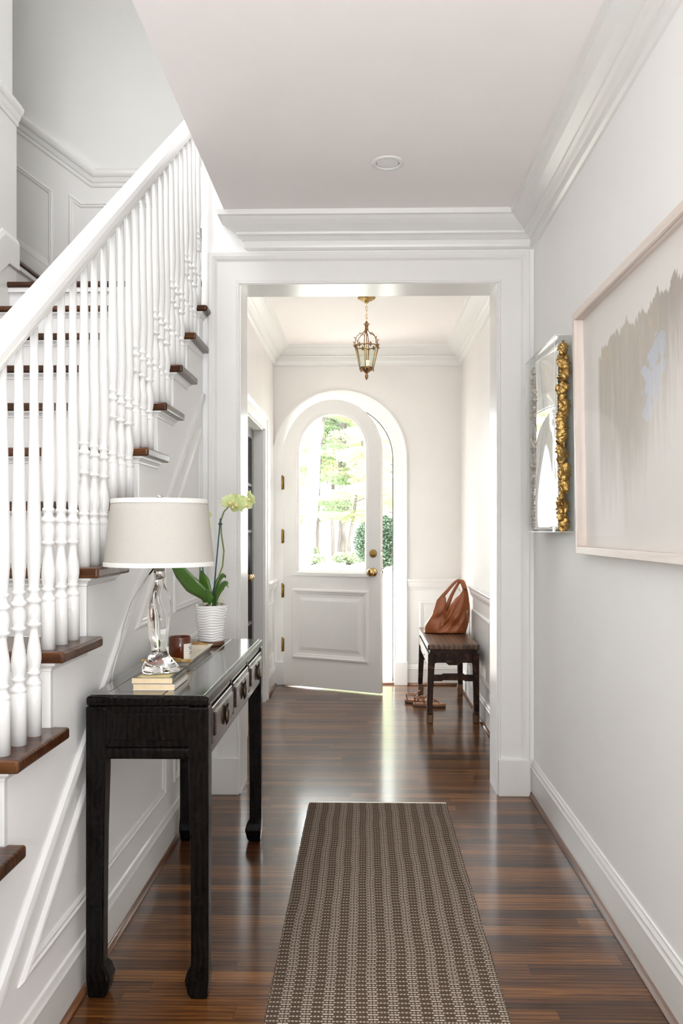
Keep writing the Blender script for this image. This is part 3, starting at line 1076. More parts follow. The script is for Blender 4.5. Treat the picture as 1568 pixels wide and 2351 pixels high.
# ------------------------------------------------------------------ staircase
stair = thing('staircase', 'white staircase with dark oak treads climbing along the left side', 'staircase', (-1.3, ty(1), 0))
NT = 12
for n_ in range(1, NT + 1):
    y0, y1 = ty(n_), ty(n_ + 1)
    z = RISE * n_
    ye = min(y1 + 0.03, YM0 - 0.0) if n_ < NT else y1 + 0.03
    yr = y1 + 0.045
    m = MB()
    if n_ < NT:
        yr = min(yr, YM0 - 0.002)
        pts = [(XL, y0), (-0.740, y0), (-0.740, yr), (XS, yr), (XS, y1 + 0.03), (XL, y1 + 0.03)]
    else:
        pts = [(XL, y0), (-0.740, y0), (-0.740, YM0 - 0.002), (XS - 0.006, YM0 - 0.002), (XS - 0.006, y1 + 0.03), (XL, y1 + 0.03)]
    m.prism(pts, 2, z - 0.030, z)
    m.build('tread', 'tread_oak', stair, bevel=0.0135, seg=4)
    m = MB()
    m.box(XL, XS + 0.0015, y0 + 0.030, y0 + 0.045, z - RISE, z - 0.028)
    m.build('riser', 'trim_bright', stair)
    sco = [(0, 0), (0.0, 0.020), (0.006, 0.019), (0.008, 0.012), (0.016, 0.005), (0.022, 0.004), (0.024, 0)]
    ex = min(y1 + 0.03, YM0 - 0.002)
    m = MB().sweep(sco, [(XL, y0 + 0.030, z - 0.030), (XS, y0 + 0.030, z - 0.030), (XS, ex, z - 0.030)], (0, 0, -1))
    m.build('cove_mould', 'trim_bright', stair)
# landing, upper flight
n_ = 13
z = RISE * 13
m = MB().prism([(XL - 0.06, ty(13)), (XS - 0.006, ty(13)), (XS - 0.006, YB), (XL - 0.06, YB)], 2, z - 0.030, z)
m.build('landing', 'tread_oak', stair, bevel=0.012, seg=3)
MB().box(XL, XS - 0.006, ty(13) + 0.03, ty(13) + 0.045, z - RISE, z - 0.028).build('riser', 'trim_bright', stair)
MB().box(XL, XS - 0.006, ty(13) + 0.012, ty(13) + 0.03, z - 0.052, z - 0.03).build('cove_mould', 'trim_bright', stair)
for k in range(5):
    z = RISE * (14 + k)
    xa = -1.84 - RUN * k
    MB().box(xa - RUN - 0.03, xa, 4.172, YB, z - 0.030, z).build('tread', 'tread_oak', stair, bevel=0.0135, seg=4)
    MB().box(xa - 0.045, xa - 0.030, 4.172, YB, z - RISE, z - 0.028).build('riser', 'trim_bright', stair)
    MB().box(xa - 0.03, xa - 0.012, 4.172, YB, z - 0.052, z - 0.03).build('cove_mould', 'trim_bright', stair)
# spandrel (stepped side wall)
pts = [(ty(1) + 0.034, 0.0)]
for n_ in range(1, NT + 1):
    pts.append((min(ty(n_) + 0.034, YM0), RISE * n_ - 0.03))
    pts.append((min(ty(n_ + 1) + 0.034, YM0), RISE * n_ - 0.03))
pts.append((YM0, 0.0))
MB().prism(pts, 0, XS - 0.03, XS).build('wall_spandrel', 'wall_paint', kind=ST)

# spandrel mouldings
SL = RISE / RUN


def zb(y):
    return -1.124 + SL * y


m = MB()
X = XS
lo, hi, mid, up = 0.235, 0.80, 3.17, 0.93
yA = (lo + 1.124) / SL
yH = (hi + 1.124) / SL
frame_mb(m, [(X, yA, lo), (X, mid, lo), (X, mid, hi), (X, yH, hi)], (1, 0, 0))
frame_mb(m, [(X, 3.32, lo), (X, 3.87, lo), (X, 3.87, hi), (X, 3.32, hi)], (1, 0, 0))
yU = (up + 1.124) / SL
frame_mb(m, [(X, yU, up), (X, mid, up), (X, mid, zb(mid))], (1, 0, 0))
frame_mb(m, [(X, 3.32, up), (X, 3.87, up), (X, 3.87, zb(3.87)), (X, 3.32, zb(3.32))], (1, 0, 0))
m.build('trim_24', 'trim_paint', kind=ST)
sm = [(0, 0), (0.010, 0.0), (0.014, 0.008), (0.012, 0.016), (0.016, 0.022), (0.012, 0.034), (0, 0.036)]
MB().sweep(sm, [(X, 1.56, -0.997 + SL * 1.56 - 0.03), (X, YM0, -0.997 + SL * YM0 - 0.03)], (1, 0, 0)).build('trim_25', 'trim_bright', kind=ST)
sb = [(0, 0), (0.010, 0), (0.010, 0.118), (0.014, 0.124), (0.010, 0.132), (0.006, 0.146), (0, 0.15)]
MB().sweep(sb, [(X, 0.72, 0), (X, YM0, 0)], (1, 0, 0)).build('baseboard_left', 'trim_paint', kind=ST)
MB().sweep([(a * 0.7, b) for a, b in q], [(X + 0.010, 0.72, 0), (X + 0.010, YM0 - 0.01, 0)], (1, 0, 0), smooth=True).build('trim_26', 'shoe_oak', kind=ST)

# stairwell wainscot: chair rail and frames on the back wall and the left wall
cr = [(0, 0), (0.010, 0), (0.014, 0.008), (0.011, 0.014), (0.013, 0.022), (0.018, 0.028), (0.026, 0.052), (0.034, 0.060), (0.040, 0.072), (0.042, 0.088), (0.036, 0.096), (0.030, 0.108), (0, 0.112)]
RZ2 = 3.385
MB().sweep(cr, [(-3.4, YB, RZ2 + (3.4 - 1.69) * SL), (-1.69, YB, RZ2), (XS, YB, RZ2)], (0, -1, 0)).build('trim_27', 'trim_paint', kind=ST)
MB().prism([(-3.4, RISE * 13), (XS, RISE * 13), (XS, RZ2 + 0.02), (-1.69, RZ2 + 0.02), (-3.4, RZ2 + 0.02 + (3.4 - 1.69) * SL)], 1, YB - 0.004, YB + 0.01).build('trim_31', 'trim_paint', kind=ST)
m = MB()
xa, xb, s_ = -2.35, -1.925, SL


def bz(x, z0):
    return z0 + (-1.69 - x) * s_


frame_mb(m, [(xa, YB - 0.004, bz(xa, 2.68)), (xb, YB - 0.004, bz(xb, 2.68)), (xb, YB - 0.004, bz(xb, 3.19)), (xa, YB - 0.004, bz(xa, 3.19))], (0, -1, 0))
# frame with the bend
P = [(-1.83, YB - 0.004, 2.66), (-0.95, YB - 0.004, 2.66), (-0.95, YB - 0.004, 3.29), (-1.745, YB - 0.004, 3.29), (-1.83, YB - 0.004, 3.29 + 0.085 * s_)]
m.sweep(pm, P, (0, -1, 0), flip=True, closed=True)
m.build('trim_28', 'trim_paint', kind=ST)
MB().sweep([(0, 0), (0.014, 0), (0.014, 0.13), (0.006, 0.155), (0, 0.16)],
           [(-3.4, YB, RISE * 13 + 0.06 + (3.4 - 1.75) * s_), (-1.75, YB, RISE * 13 + 0.06), (XS, YB, RISE * 13)], (0, -1, 0)).build('baseboard_stair_back', 'trim_paint', kind=ST)
# wainscot facing on the left wall (stands 2 cm proud) and its end at the corner
m = MB()
ylo = ty(1)
m.prism([(ylo, 0), (4.17, 0), (4.17, 3.42), (3.95, 3.42), (ylo, 3.42 - (3.95 - ylo) * SL)], 0, XL, XL + 0.016)
m.box(XL - 0.12, XL + 0.016, 4.17, 4.184, 0, 3.42)
m.build('trim_29', 'trim_paint', kind=ST)
MB().sweep(cr, [(XL + 0.012, ylo, 3.36 - (3.95 - ylo) * SL), (XL + 0.012, 3.95, 3.36), (XL + 0.012, 4.19, 3.36)], (1, 0, 0)).build('trim_30', 'trim_paint', kind=ST)
MB().sweep([(0, 0), (0.014, 0), (0.014, 0.13), (0.006, 0.155), (0, 0.16)], [(XL + 0.016, ylo, RISE + 0.1), (XL + 0.016, ty(13), RISE * 13 + 0.09), (XL + 0.016, 4.19, RISE * 13 + 0.09)], (1, 0, 0)).build('baseboard_stair_left', 'trim_paint', kind=ST)

# ------------------------------------------------------------------ balustrade
bal = thing('balustrade', 'white stair balustrade of turned spindles under a sloping handrail', 'railing', (-0.795, ty(2), RISE * 2))
XB = -0.795
hp = [(-0.018, 0), (0.018, 0), (0.020, 0.014), (0.022, 0.020), (0.029, 0.026), (0.032, 0.038), (0.031, 0.052), (0.026, 0.066), (0.016, 0.078), (0.005, 0.083),
      (-0.005, 0.083), (-0.016, 0.078), (-0.026, 0.066), (-0.031, 0.052), (-0.032, 0.038), (-0.029, 0.026), (-0.022, 0.020), (-0.020, 0.014)]
ya, yb = 0.9, 3.925


def rz(y):
    return 0.321 + SL * y


vs = [(XB + a, ya, rz(ya) + b) for a, b in hp] + [(XB + a, yb, rz(yb) + b) for a, b in hp]
k = len(hp)
m = MB().add(vs, [(i, (i + 1) % k, k + (i + 1) % k, k + i) for i in range(k)] + [tuple(range(k)), tuple(range(k, 2 * k))], False)
m.build('handrail', 'trim_bright', bal, bevel=0.004, seg=2)
sp = [(0.0175, 0), (0.0175, 0.118), (0.0165, 0.120), (0.0185, 0.123), (0.0180, 0.129), (0.0140, 0.134), (0.0120, 0.140), (0.0125, 0.145), (0.0158, 0.148),
      (0.0160, 0.153), (0.0125, 0.156), (0.0150, 0.166), (0.0172, 0.182), (0.0170, 0.196), (0.0145, 0.216), (0.0112, 0.236), (0.0096, 0.252),
      (0.0105, 0.260), (0.0165, 0.264), (0.0168, 0.269), (0.0125, 0.273), (0.0152, 0.282), (0.0165, 0.295), (0.0150, 0.308), (0.0125, 0.316),
      (0.0160, 0.319), (0.0180, 0.323), (0.0172, 0.328), (0.0120, 0.333), (0.0112, 0.340), (0.0122, 0.345), (0.0150, 0.348), (0.0148, 0.353), (0.0115, 0.356),
      (0.0130, 0.372), (0.0160, 0.410), (0.0172, 0.450), (0.0166, 0.490), (0.0148, 0.560), (0.0125, 0.66), (0.0105, 0.78)]
offs = (0.045, 0.131, 0.217)
protos = []
first = True
for n_ in range(2, NT + 1):
    for k, of in enumerate(offs):
        y = ty(n_) + of
        if y > YM0 - 0.02:
            continue
        z = RISE * n_
        if len(protos) <= k:
            ztop = rz(y) + 0.02 - z
            prof = sp + [(0.0092, ztop)]
            o = MB().lathe(prof, (XB, y, z), 16).build('baluster', 'trim_bright', bal)
            # put the origin on the tread
            off = Vector((XB, y, z)) - Vector(bal.location)
            for vv in o.data.vertices:
                vv.co -= off
            o.location = off
            protos.append((o, Vector((XB, y, z))))
        else:
            o, _ = protos[k]
            dup(o, bal, Vector((XB, y, z)) - Vector(bal.location))

# ------------------------------------------------------------------ recessed light
rl = thing('recessed_light', 'white round recessed ceiling light, switched off', 'ceiling light', (0.093, 3.33, H))
C = (0.093, 3.33, H)
MB().lathe([(0.066, 0.0), (0.066, -0.003), (0.060, -0.006), (0.050, -0.006), (0.0475, -0.0035), (0.0475, 0.0)], C, 48, cap=False).build('trim_ring', 'trim_paint', rl)
MB().lathe([(0.0475, -0.0005), (0.043, -0.0008), (0.036, -0.0012), (0.012, -0.0012)], C, 48, cap=True).build('lens', 'trim_paint', rl)

# ------------------------------------------------------------------ rug
rug = thing('runner_rug', 'brown and cream woven runner rug on the oak floor', 'rug', (0.06, 2.4, 0.0))
m = MB()
ry0, ry1, rx0, rx1 = 0.6, 3.79, -0.262, 0.378
rows = int((ry1 - 0.012 - ry0) / 0.0105)
prof = []
for i in range(rows):
    y = ry0 + i * 0.0105
    for kf, h in ((0.0, 0.004), (0.25, 0.0078), (0.5, 0.009), (0.75, 0.0078)):
        prof.append((y + kf * 0.0105, h, i))
prof.append((ry0 + rows * 0.0105, 0.004, rows))
vs, fs = [], []
random.seed(5)
jit = {}
xs_ = [0, 0.004, 0.012, 0.2, 0.4, 0.6, 0.8]
for (y, h, i) in prof:
    if i not in jit:
        jit[i] = (random.uniform(0, 0.002) + (0.003 if i % 2 else 0), random.uniform(0, 0.002) + (0.003 if i % 2 else 0))
    jl, jr = jit[i]
    if h < 0.005:
        jl -= -0.003
        jr -= -0.003
    row = [(rx0 + jl, y, 0.0005), (rx0 + jl, y, h * 0.6), (rx0 + jl + 0.004, y, h), (0.0, y, h), (rx1 - jr - 0.004, y, h), (rx1 - jr, y, h * 0.6), (rx1 - jr, y, 0.0005)]
    vs += row
for i in range(len(prof) - 1):
    for j in range(6):
        a = i * 7 + j
        fs.append((a, a + 1, a + 8, a + 7))
m.add(vs, fs, True)
m.build('woven_field', 'rug_wool', rug, merge=False)
MB().box(rx0 + 0.004, rx1 - 0.003, ry1 - 0.013, ry1, 0.0004, 0.006).build('binding', 'tray_cream', rug, bevel=0.002)

# ------------------------------------------------------------------ console table
TX0, TX1, TY0, TY1, TZ = -0.757, -0.423, 2.19, 3.36, 0.822
tab = thing('console_table', 'long black lacquered console table with three small drawers', 'table', ((TX0 + TX1) / 2, (TY0 + TY1) / 2, 0))
LW = 0.056
m = MB()
FT = 0.030
m.box(TX0, TX1, TY0, TY1, TZ - FT, TZ - 0.0025)
m.build('tabletop', 'black_lacquer', tab, bevel=0.009, seg=3)
m = MB()
seamx = TX0 + (TX1 - TX0) * 0.62
m.box(TX0 + 0.05, seamx - 0.0015, TY0 + 0.055, TY1 - 0.055, TZ - 0.005, TZ)
m.box(seamx + 0.0015, TX1 - 0.014, TY0 + 0.012, TY1 - 0.012, TZ - 0.005, TZ)
m.box(TX0 + 0.012, seamx - 0.0015, TY0 + 0.012, TY0 + 0.053, TZ - 0.005, TZ)
m.box(TX0 + 0.012, seamx - 0.0015, TY1 - 0.053, TY1 - 0.012, TZ - 0.005, TZ)
m.box(TX0 + 0.012, TX0 + 0.048, TY0 + 0.053, TY1 - 0.053, TZ - 0.005, TZ)
m.build('top_boards', 'black_lacquer_top', tab, bevel=0.001)
ZA0 = 0.648
# end aprons with raised panel
for (y0, y1, s) in ((TY0 + 0.006, TY0 + 0.03, -1), (TY1 - 0.03, TY1 - 0.006, 1)):
    m = MB()
    m.box(TX0 + LW - 0.01, TX1 - LW + 0.01, y0, y1, ZA0 + 0.034, TZ - FT)
    m.build('end_apron', 'black_lacquer', tab, bevel=0.002)
    yf = y0 if s < 0 else y1
    m = MB()
    m.box(TX0 + LW + 0.016, TX1 - LW - 0.016, yf - 0.004, yf + 0.004, ZA0 + 0.052, TZ - FT - 0.018)
    m.build('end_panel', 'black_lacquer', tab, bevel=0.006, seg=3)
    m = MB()
    m.box(TX0 + LW - 0.012, TX1 - LW + 0.012, y0 - 0.002, y1 + 0.002, ZA0, ZA0 + 0.032)
    m.build('end_rail', 'black_lacquer', tab, bevel=0.008, seg=3)
m = MB()
m.box(TX0 + 0.006, TX0 + 0.028, TY0 + LW, TY1 - LW, ZA0, TZ - FT)
m.build('back_apron', 'black_lacquer', tab, bevel=0.002)
m = MB()
m.box(TX1 - 0.028, TX1 - 0.004, TY0 + LW - 0.01, TY1 - LW + 0.01, ZA0, ZA0 + 0.026)
m.box(TX1 - 0.028, TX1 - 0.006, TY0 + LW - 0.01, TY1 - LW + 0.01, TZ - FT - 0.012, TZ - FT)
m.build('front_rail', 'drawer_lacquer', tab, bevel=0.004, seg=2)
# drawer dividers
dy0, dy1 = TY0 + LW, TY1 - LW
dw = (dy1 - dy0) / 3
m = MB()
for k in (1, 2):
    m.box(TX1 - 0.03, TX1 - 0.004, dy0 + dw * k - 0.010, dy0 + dw * k + 0.010, ZA0 + 0.02, TZ - FT)
m.box(TX1 - 0.05, TX1 - 0.04, dy0, dy1, ZA0 + 0.02, TZ - FT)
m.build('drawer_divider', 'black_lacquer', tab, bevel=0.002)
for k in range(3):
    y0, y1 = dy0 + dw * k + 0.012, dy0 + dw * (k + 1) - 0.012
    if k == 0: y0 = dy0 + 0.003
    if k == 2: y1 = dy1 - 0.003
    z0, z1 = ZA0 + 0.030, TZ - FT - 0.015
    m = MB().box(TX1 - 0.035, TX1 + 0.001, y0, y1, z0, z1)
    dr = m.build('drawer', 'drawer_lacquer', tab, bevel=0.003)
    m = MB().box(TX1 - 0.001, TX1 + 0.007, y0 + 0.022, y1 - 0.022, z0 + 0.016, z1 - 0.016)
    m.build('raised_field', 'drawer_lacquer', dr, bevel=0.004, seg=3)
    yc, zc = (y0 + y1) / 2, (z0 + z1) / 2 + 0.012
    m = MB()
    m.tube([(TX1 + 0.002, yc, zc), (TX1 + 0.014, yc, zc)], 0.004, 8)
    m.blob((TX1 + 0.010, yc, zc + 0.004), 0.0035, 0.010, 0.005, 6)
    m.tube([(TX1 + 0.012, yc, zc + 0.004), (TX1 + 0.016, yc, zc + 0.016), (TX1 + 0.012, yc, zc + 0.026)], [0.004, 0.003, 0.001], 8)
    for s in (-1, 1):
        m.tube([(TX1 + 0.012, yc + s * 0.007, zc), (TX1 + 0.013, yc + s * 0.011, zc - 0.010), (TX1 + 0.013, yc + s * 0.011, zc - 0.03), (TX1 + 0.012, yc + s * 0.008, zc - 0.046)],
               [0.003, 0.0045, 0.005, 0.002], 10)
    m.build('drop_pull', 'dark_brass', dr)


def table_leg(cx, cy, sx, sy):
    """sx, sy: signs pointing outward; the hoof turns inward"""
    h = LW / 2
    lev = [(0.0, 0.0, 0.80), (0.012, 0.0, 0.95), (0.050, 0.010, 1.16), (0.075, 0.006, 1.04), (0.092, 0.002, 0.86), (0.20, 0.0, 0.86), (0.45, 0.0, 0.90), (0.62, 0.0, 0.97), (TZ - FT, 0.0, 1.0)]
    vs, fs = [], []
    for z, toe, s in lev:
        w = LW * s
        ox, oy = cx + sx * h, cy + sy * h           # outer corner stays plumb
        if z < 0.02:
            ox -= sx * 0.004
            oy -= sy * 0.004
        ix, iy = ox - sx * w, oy - sy * w
        vs += [(ox, oy, z), (ix, oy, z), (ix, iy, z), (ox, iy, z)]
    for i in range(len(lev) - 1):
        for k in range(4):
            a = i * 4 + k
            b = i * 4 + (k + 1) % 4
            fs.append((a, b, b + 4, a + 4))
    fs.append((0, 1, 2, 3))
    L = (len(lev) - 1) * 4
    fs.append((L, L + 1, L + 2, L + 3))
    MB().add(vs, fs).build('leg', 'black_lacquer', tab, bevel=0.006, seg=3)


for sx, cx in ((-1, TX0 + LW / 2), (1, TX1 - LW / 2)):
    for sy, cy in ((-1, TY0 + LW / 2), (1, TY1 - LW / 2)):
        table_leg(cx, cy, sx, sy)

# ------------------------------------------------------------------ books, lamp
B0 = TZ + 0.0005
for k, (dx, dz, lab) in enumerate(((0.0, 0.0, 'lower of two cream-paged paperbacks under the glass lamp'), (-0.004, 0.018, 'upper of two paperbacks, yellow and red cover under the lamp foot'))):
    bk = thing('book', lab, 'book', (-0.588, 2.345, B0 + dz), 'paperbacks under the lamp')
    x0, x1, y0, y1 = -0.648 + dx, -0.532 + dx, 2.262, 2.435
    t = 0.0172
    MB().box(x0 + 0.001, x1 - 0.002, y0 + 0.001, y1 - 0.001, B0 + dz + 0.0012, B0 + dz + t - 0.0012).build('page_block', 'paper', bk)
    m = MB().box(x0, x1, y0, y1, B0 + dz, B0 + dz + 0.001)
    m.box(x0, x1, y0, y1, B0 + dz + t - 0.001, B0 + dz + t)
    m.box(x1 - 0.0015, x1, y0, y1, B0 + dz, B0 + dz + t)
    m.build('cover', 'book_cover' if k else 'label_paper', bk)
    if k:
        m = MB().box(x0 + 0.014, x1 - 0.012, y0 + 0.006, y0 + 0.10, B0 + dz + t, B0 + dz + t + 0.0002)
        m.build('cover_picture', 'book_cover_yellow', bk)
        MB().box(x0 + 0.02, x1 - 0.010, y0 + 0.11, y1 - 0.01, B0 + dz + t, B0 + dz + t + 0.0002).build('cover_band', 'book_red', bk)
LB = B0 + 0.018 + 0.0172 + 0.0003
LX, LY = -0.594, 2.345
lamp = thing('table_lamp', 'glass table lamp with cream linen shade on two books', 'lamp', (LX, LY, LB))
# twisted glass body
prof, n = [], 40
key = [(0.0, 0.044), (0.006, 0.049), (0.016, 0.048), (0.030, 0.041), (0.046, 0.030), (0.058, 0.022), (0.072, 0.022), (0.095, 0.027), (0.125, 0.0305), (0.155, 0.0315), (0.185, 0.0305), (0.212, 0.027), (0.235, 0.021), (0.252, 0.014), (0.262, 0.0125), (0.272, 0.014)]


def lerp_key(key, z):
    for (a, ra), (b, rb) in zip(key, key[1:]):
        if a <= z <= b:
            t = (z - a) / (b - a)
            t = t * t * (3 - 2 * t) if False else t
            return ra + (rb - ra) * t
    return key[-1][1]


K = 54
prof = [(lerp_key(key, 0.272 * i / K), 0.272 * i / K) for i in range(K + 1)]


def lob(a, z):
    amp = 0.16 if z < 0.06 else 0.13
    if z > 0.22:
        amp *= max(0.0, (0.262 - z) / 0.042)
    return amp * math.cos(3 * a + 22 * z) + 0.06 * math.cos(2 * a - 30 * z)


MB().lathe(prof, (LX, LY, LB), 48, lobes=lob).build('glass_body', 'clear_glass', lamp, subsurf=1)
MB().lathe([(0.013, 0.273), (0.0165, 0.276), (0.0165, 0.300), (0.015, 0.302), (0.015, 0.306), (0.0175, 0.308), (0.0175, 0.316), (0.006, 0.318)], (LX, LY, LB), 28).build('neck_collar', 'chrome', lamp)
SZ0, SZ1 = 1.168, 1.358
MB().lathe([(0.006, 0.318), (0.006, 0.345), (0.016, 0.346), (0.016, 0.39), (0.004, 0.392), (0.003, SZ1 - LB - 0.01)], (LX, LY, LB), 16).build('socket', 'chrome', lamp)
RB, RT = 0.1575, 0.136


def shade_r(z):
    return RB + (RT - RB) * (z - SZ0) / (SZ1 - SZ0)


pr = [(shade_r(SZ0 + (SZ1 - SZ0) * i / 8), SZ0 + (SZ1 - SZ0) * i / 8) for i in range(9)]
shade = MB().lathe(pr + [(r - 0.0015, z) for r, z in pr[::-1]], (LX, LY, 0), 72, cap=False).build('lamp_shade', 'linen', lamp, fix=True)
m = MB()
m.lathe([(shade_r(SZ0) + 0.001, SZ0 - 0.001), (shade_r(SZ0 + 0.012) + 0.001, SZ0 + 0.011), (shade_r(SZ0 + 0.012) - 0.0005, SZ0 + 0.012), (shade_r(SZ0) - 0.002, SZ0 - 0.001)], (LX, LY, 0), 72, cap=False)
m.build('shade_binding', 'linen_trim', shade)
m = MB()
m.lathe([(shade_r(SZ1 - 0.012) + 0.001, SZ1 - 0.012), (shade_r(SZ1) + 0.001, SZ1 + 0.001), (shade_r(SZ1) - 0.002, SZ1 + 0.001), (shade_r(SZ1 - 0.012) - 0.0005, SZ1 - 0.012)], (LX, LY, 0), 72, cap=False)
m.build('shade_binding', 'linen_trim', shade)
m = MB()
for a in (0.4, 0.4 + 2 * PI / 3, 0.4 + 4 * PI / 3):
    m.tube([(LX, LY, SZ1 - 0.012), (LX + RT * math.cos(a), LY + RT * math.sin(a), SZ1 - 0.004)], 0.0015, 6)
m.tube([(LX, LY, SZ1 - 0.015), (LX, LY, SZ1 + 0.002)], 0.004, 8)
m.build('spider', 'chrome', lamp)
MB().lathe([(0.004, 0), (0.006, 0.003), (0.010, 0.005), (0.011, 0.009), (0.007, 0.014), (0.001, 0.015)], (LX, LY, SZ1), 16).build('finial', 'chrome', lamp)
MB().tube([(LX - 0.012, LY + 0.01, LB + 0.31), (LX - 0.05, LY + 0.04, LB + 0.27), (LX - 0.10, LY + 0.07, LB + 0.20), (LX - 0.135, LY + 0.10, LB + 0.12), (LX - 0.155, LY + 0.12, LB + 0.05), (LX - 0.167, LY + 0.09, LB - 0.02),
           (LX - 0.168, LY + 0.09, TZ - 0.1)], 0.0022, 6).build('power_cord', 'clear_glass', lamp)

# ------------------------------------------------------------------ tray, candle
tr = thing('serving_tray', 'long narrow cream tray with gilt ends on the console table', 'tray', (-0.643, 2.85, B0))
x0, x1, y0, y1 = -0.705, -0.583, 2.675, 3.02
fx = 0.016
h = 0.022


def tray_mb():
    t = 0.003
    vs = []
    for (e, z) in ((0, B0), (fx, B0 + h), (fx - t, B0 + h), (-t, B0 + t)):
        vs += [(x0 - e, y0 - e, z), (x1 + e, y0 - e, z), (x1 + e, y1 + e, z), (x0 - e, y1 + e, z)]
    fs = [(0, 1, 2, 3)]
    for l in range(3):
        for k in range(4):
            a, b = l * 4 + k, l * 4 + (k + 1) % 4
            fs.append((a, b, b + 4, a + 4))
    fs.append((12, 13, 14, 15))
    return MB().add(vs, fs)


tray_mb().build('tray_body', 'tray_cream', tr)
m = MB()
m.box(x0 - fx - 0.012, x1 + fx, y0 - fx - 0.004, y0 - fx + 0.006, B0 + h - 0.007, B0 + h + 0.002)
m.tube([(x0 + 0.02, y0 - fx, B0 + h + 0.002), (-0.66, y0 - fx, B0 + h + 0.006), (-0.63, y0 - fx, B0 + h + 0.006), (x1 - 0.02, y0 - fx, B0 + h + 0.002)], 0.003, 8)
m.build('tray_handle', 'old_brass', tr, bevel=0.002)
m = MB()
m.box(x0 - fx, x1 + fx - 0.02, y1 + fx - 0.006, y1 + fx + 0.004, B0 + h - 0.007, B0 + h + 0.002)
m.tube([(x0 + 0.02, y1 + fx, B0 + h + 0.002), (-0.66, y1 + fx, B0 + h + 0.006), (-0.63, y1 + fx, B0 + h + 0.006), (x1 - 0.02, y1 + fx, B0 + h + 0.002)], 0.003, 8)
m.build('tray_handle', 'old_brass', tr, bevel=0.002)
cz = B0 + 0.0035
CX, CY = -0.624, 2.735
can = thing('jar_candle', 'candle in an amber glass jar with paper label, on the tray', 'candle', (CX, CY, cz))
MB().lathe([(0.034, 0), (0.0375, 0.003), (0.0375, 0.084), (0.0365, 0.0855), (0.0350, 0.084), (0.0350, 0.060), (0.002, 0.060)], (CX, CY, cz), 40).build('glass_jar', 'amber_glass', can)
vs, fs = [], []
for i in range(13):
    a = R(-58 + i * 9.2)
    for z in (0.010, 0.064):
        vs.append((CX + 0.0380 * math.cos(a), CY + 0.0380 * math.sin(a), cz + z))
for i in range(12):
    fs.append((i * 2, i * 2 + 2, i * 2 + 3, i * 2 + 1))
lb = MB().add(vs, fs, True).build('label_sticker', 'label_paper', can, fix=False)
m = MB()
for zz, a0, a1 in ((0.050, -30, 20), (0.044, -24, 14), (0.034, -20, 10), (0.028, -26, 16)):
    vv = []
    for i in range(6):
        a = R(a0 + (a1 - a0) * i / 5)
        vv += [(CX + 0.0383 * math.cos(a), CY + 0.0383 * math.sin(a), cz + zz), (CX + 0.0383 * math.cos(a), CY + 0.0383 * math.sin(a), cz + zz + 0.002)]
    m.add(vv, [(i * 2, i * 2 + 2, i * 2 + 3, i * 2 + 1) for i in range(5)])
m.build('label_print', 'ink', lb, fix=False)
MB().lathe([(0.0342, 0.058), (0.0342, 0.0615), (0.002, 0.0610)], (CX, CY, cz), 32).build('wax', 'candle_wax', can)

# ------------------------------------------------------------------ orchid
PX, PY, PZ = -0.600, 3.165, B0
orc = thing('potted_orchid', 'yellow-green orchid in a white ribbed pot on the console table', 'plant', (PX, PY, PZ))
MB().lathe([(0.050, 0), (0.052, 0.004), (0.052, 0.016), (0.050, 0.018), (0.01, 0.018)], (PX, PY, PZ), 40).build('saucer', 'saucer_wood', orc)
vs, fs = [], []
n, K = 84, 110
pz0 = PZ + 0.0182
for k in range(K + 1):
    z = 0.138 * k / K
    for i in range(n):
        a = 2 * PI * i / n
        r = 0.048 + (0.0615 - 0.048) * z / 0.138
        ph = 14 * 2 * PI * z / 0.138 + 1.5 * math.sin(3 * a + 20 * z) + 1.2 * math.sin(5 * a + 2 - 33 * z)
        r += 0.0011 * math.sin(ph) * (1 if 3 < k < K - 3 else 0)
        vs.append((PX + r * math.cos(a), PY + r * math.sin(a), pz0 + z))
for k in range(K):
    for i in range(n):
        j = (i + 1) % n
        fs.append((k * n + i, k * n + j, (k + 1) * n + j, (k + 1) * n + i))
fs.append(tuple(range(n)))
o_ = len(vs)
for r, z in ((0.0585, 0.138), (0.056, 0.118), (0.001, 0.118)):
    for i in range(n):
        a = 2 * PI * i / n
        vs.append((PX + r * math.cos(a), PY + r * math.sin(a), pz0 + z))
prev = K * n
for k in range(3):
    for i in range(n):
        j = (i + 1) % n
        fs.append((prev + i, prev + j, o_ + k * n + j, o_ + k * n + i))
    prev = o_ + k * n
MB().add(vs, fs, True).build('pot', 'pot_glaze', orc, fix=True)
random.seed(11)
m = MB().blob((PX, PY, pz0 + 0.124), 0.053, 0.053, 0.012, 8)
m.build('potting_bark', 'bark_mix', orc)
m = MB()
for i in range(12):
    a = random.uniform(0, 2 * PI)
    c, s = math.cos(a), math.sin(a)
    r1 = random.uniform(0.03, 0.05)
    a2 = a + random.uniform(-1, 1)
    m.tube([(PX + c * 0.01, PY + s * 0.01, pz0 + 0.135), (PX + c * r1 * 0.6, PY + s * r1 * 0.6, pz0 + 0.147), (PX + c * r1, PY + s * r1, pz0 + 0.142),
            (PX + math.cos(a2) * r1 * 1.1, PY + math.sin(a2) * r1 * 1.1, pz0 + 0.133)], 0.0024, 6)
m.tube([(PX + 0.03, PY - 0.02, pz0 + 0.135), (PX + 0.038, PY - 0.02, pz0 + 0.160), (PX + 0.046, PY - 0.02, pz0 + 0.166), (PX + 0.052, PY - 0.02, pz0 + 0.158), (PX + 0.046, PY - 0.02, pz0 + 0.150), (PX + 0.054, PY - 0.02, pz0 + 0.142)], 0.002, 6)
m.build('aerial_roots', 'orchid_root', orc)


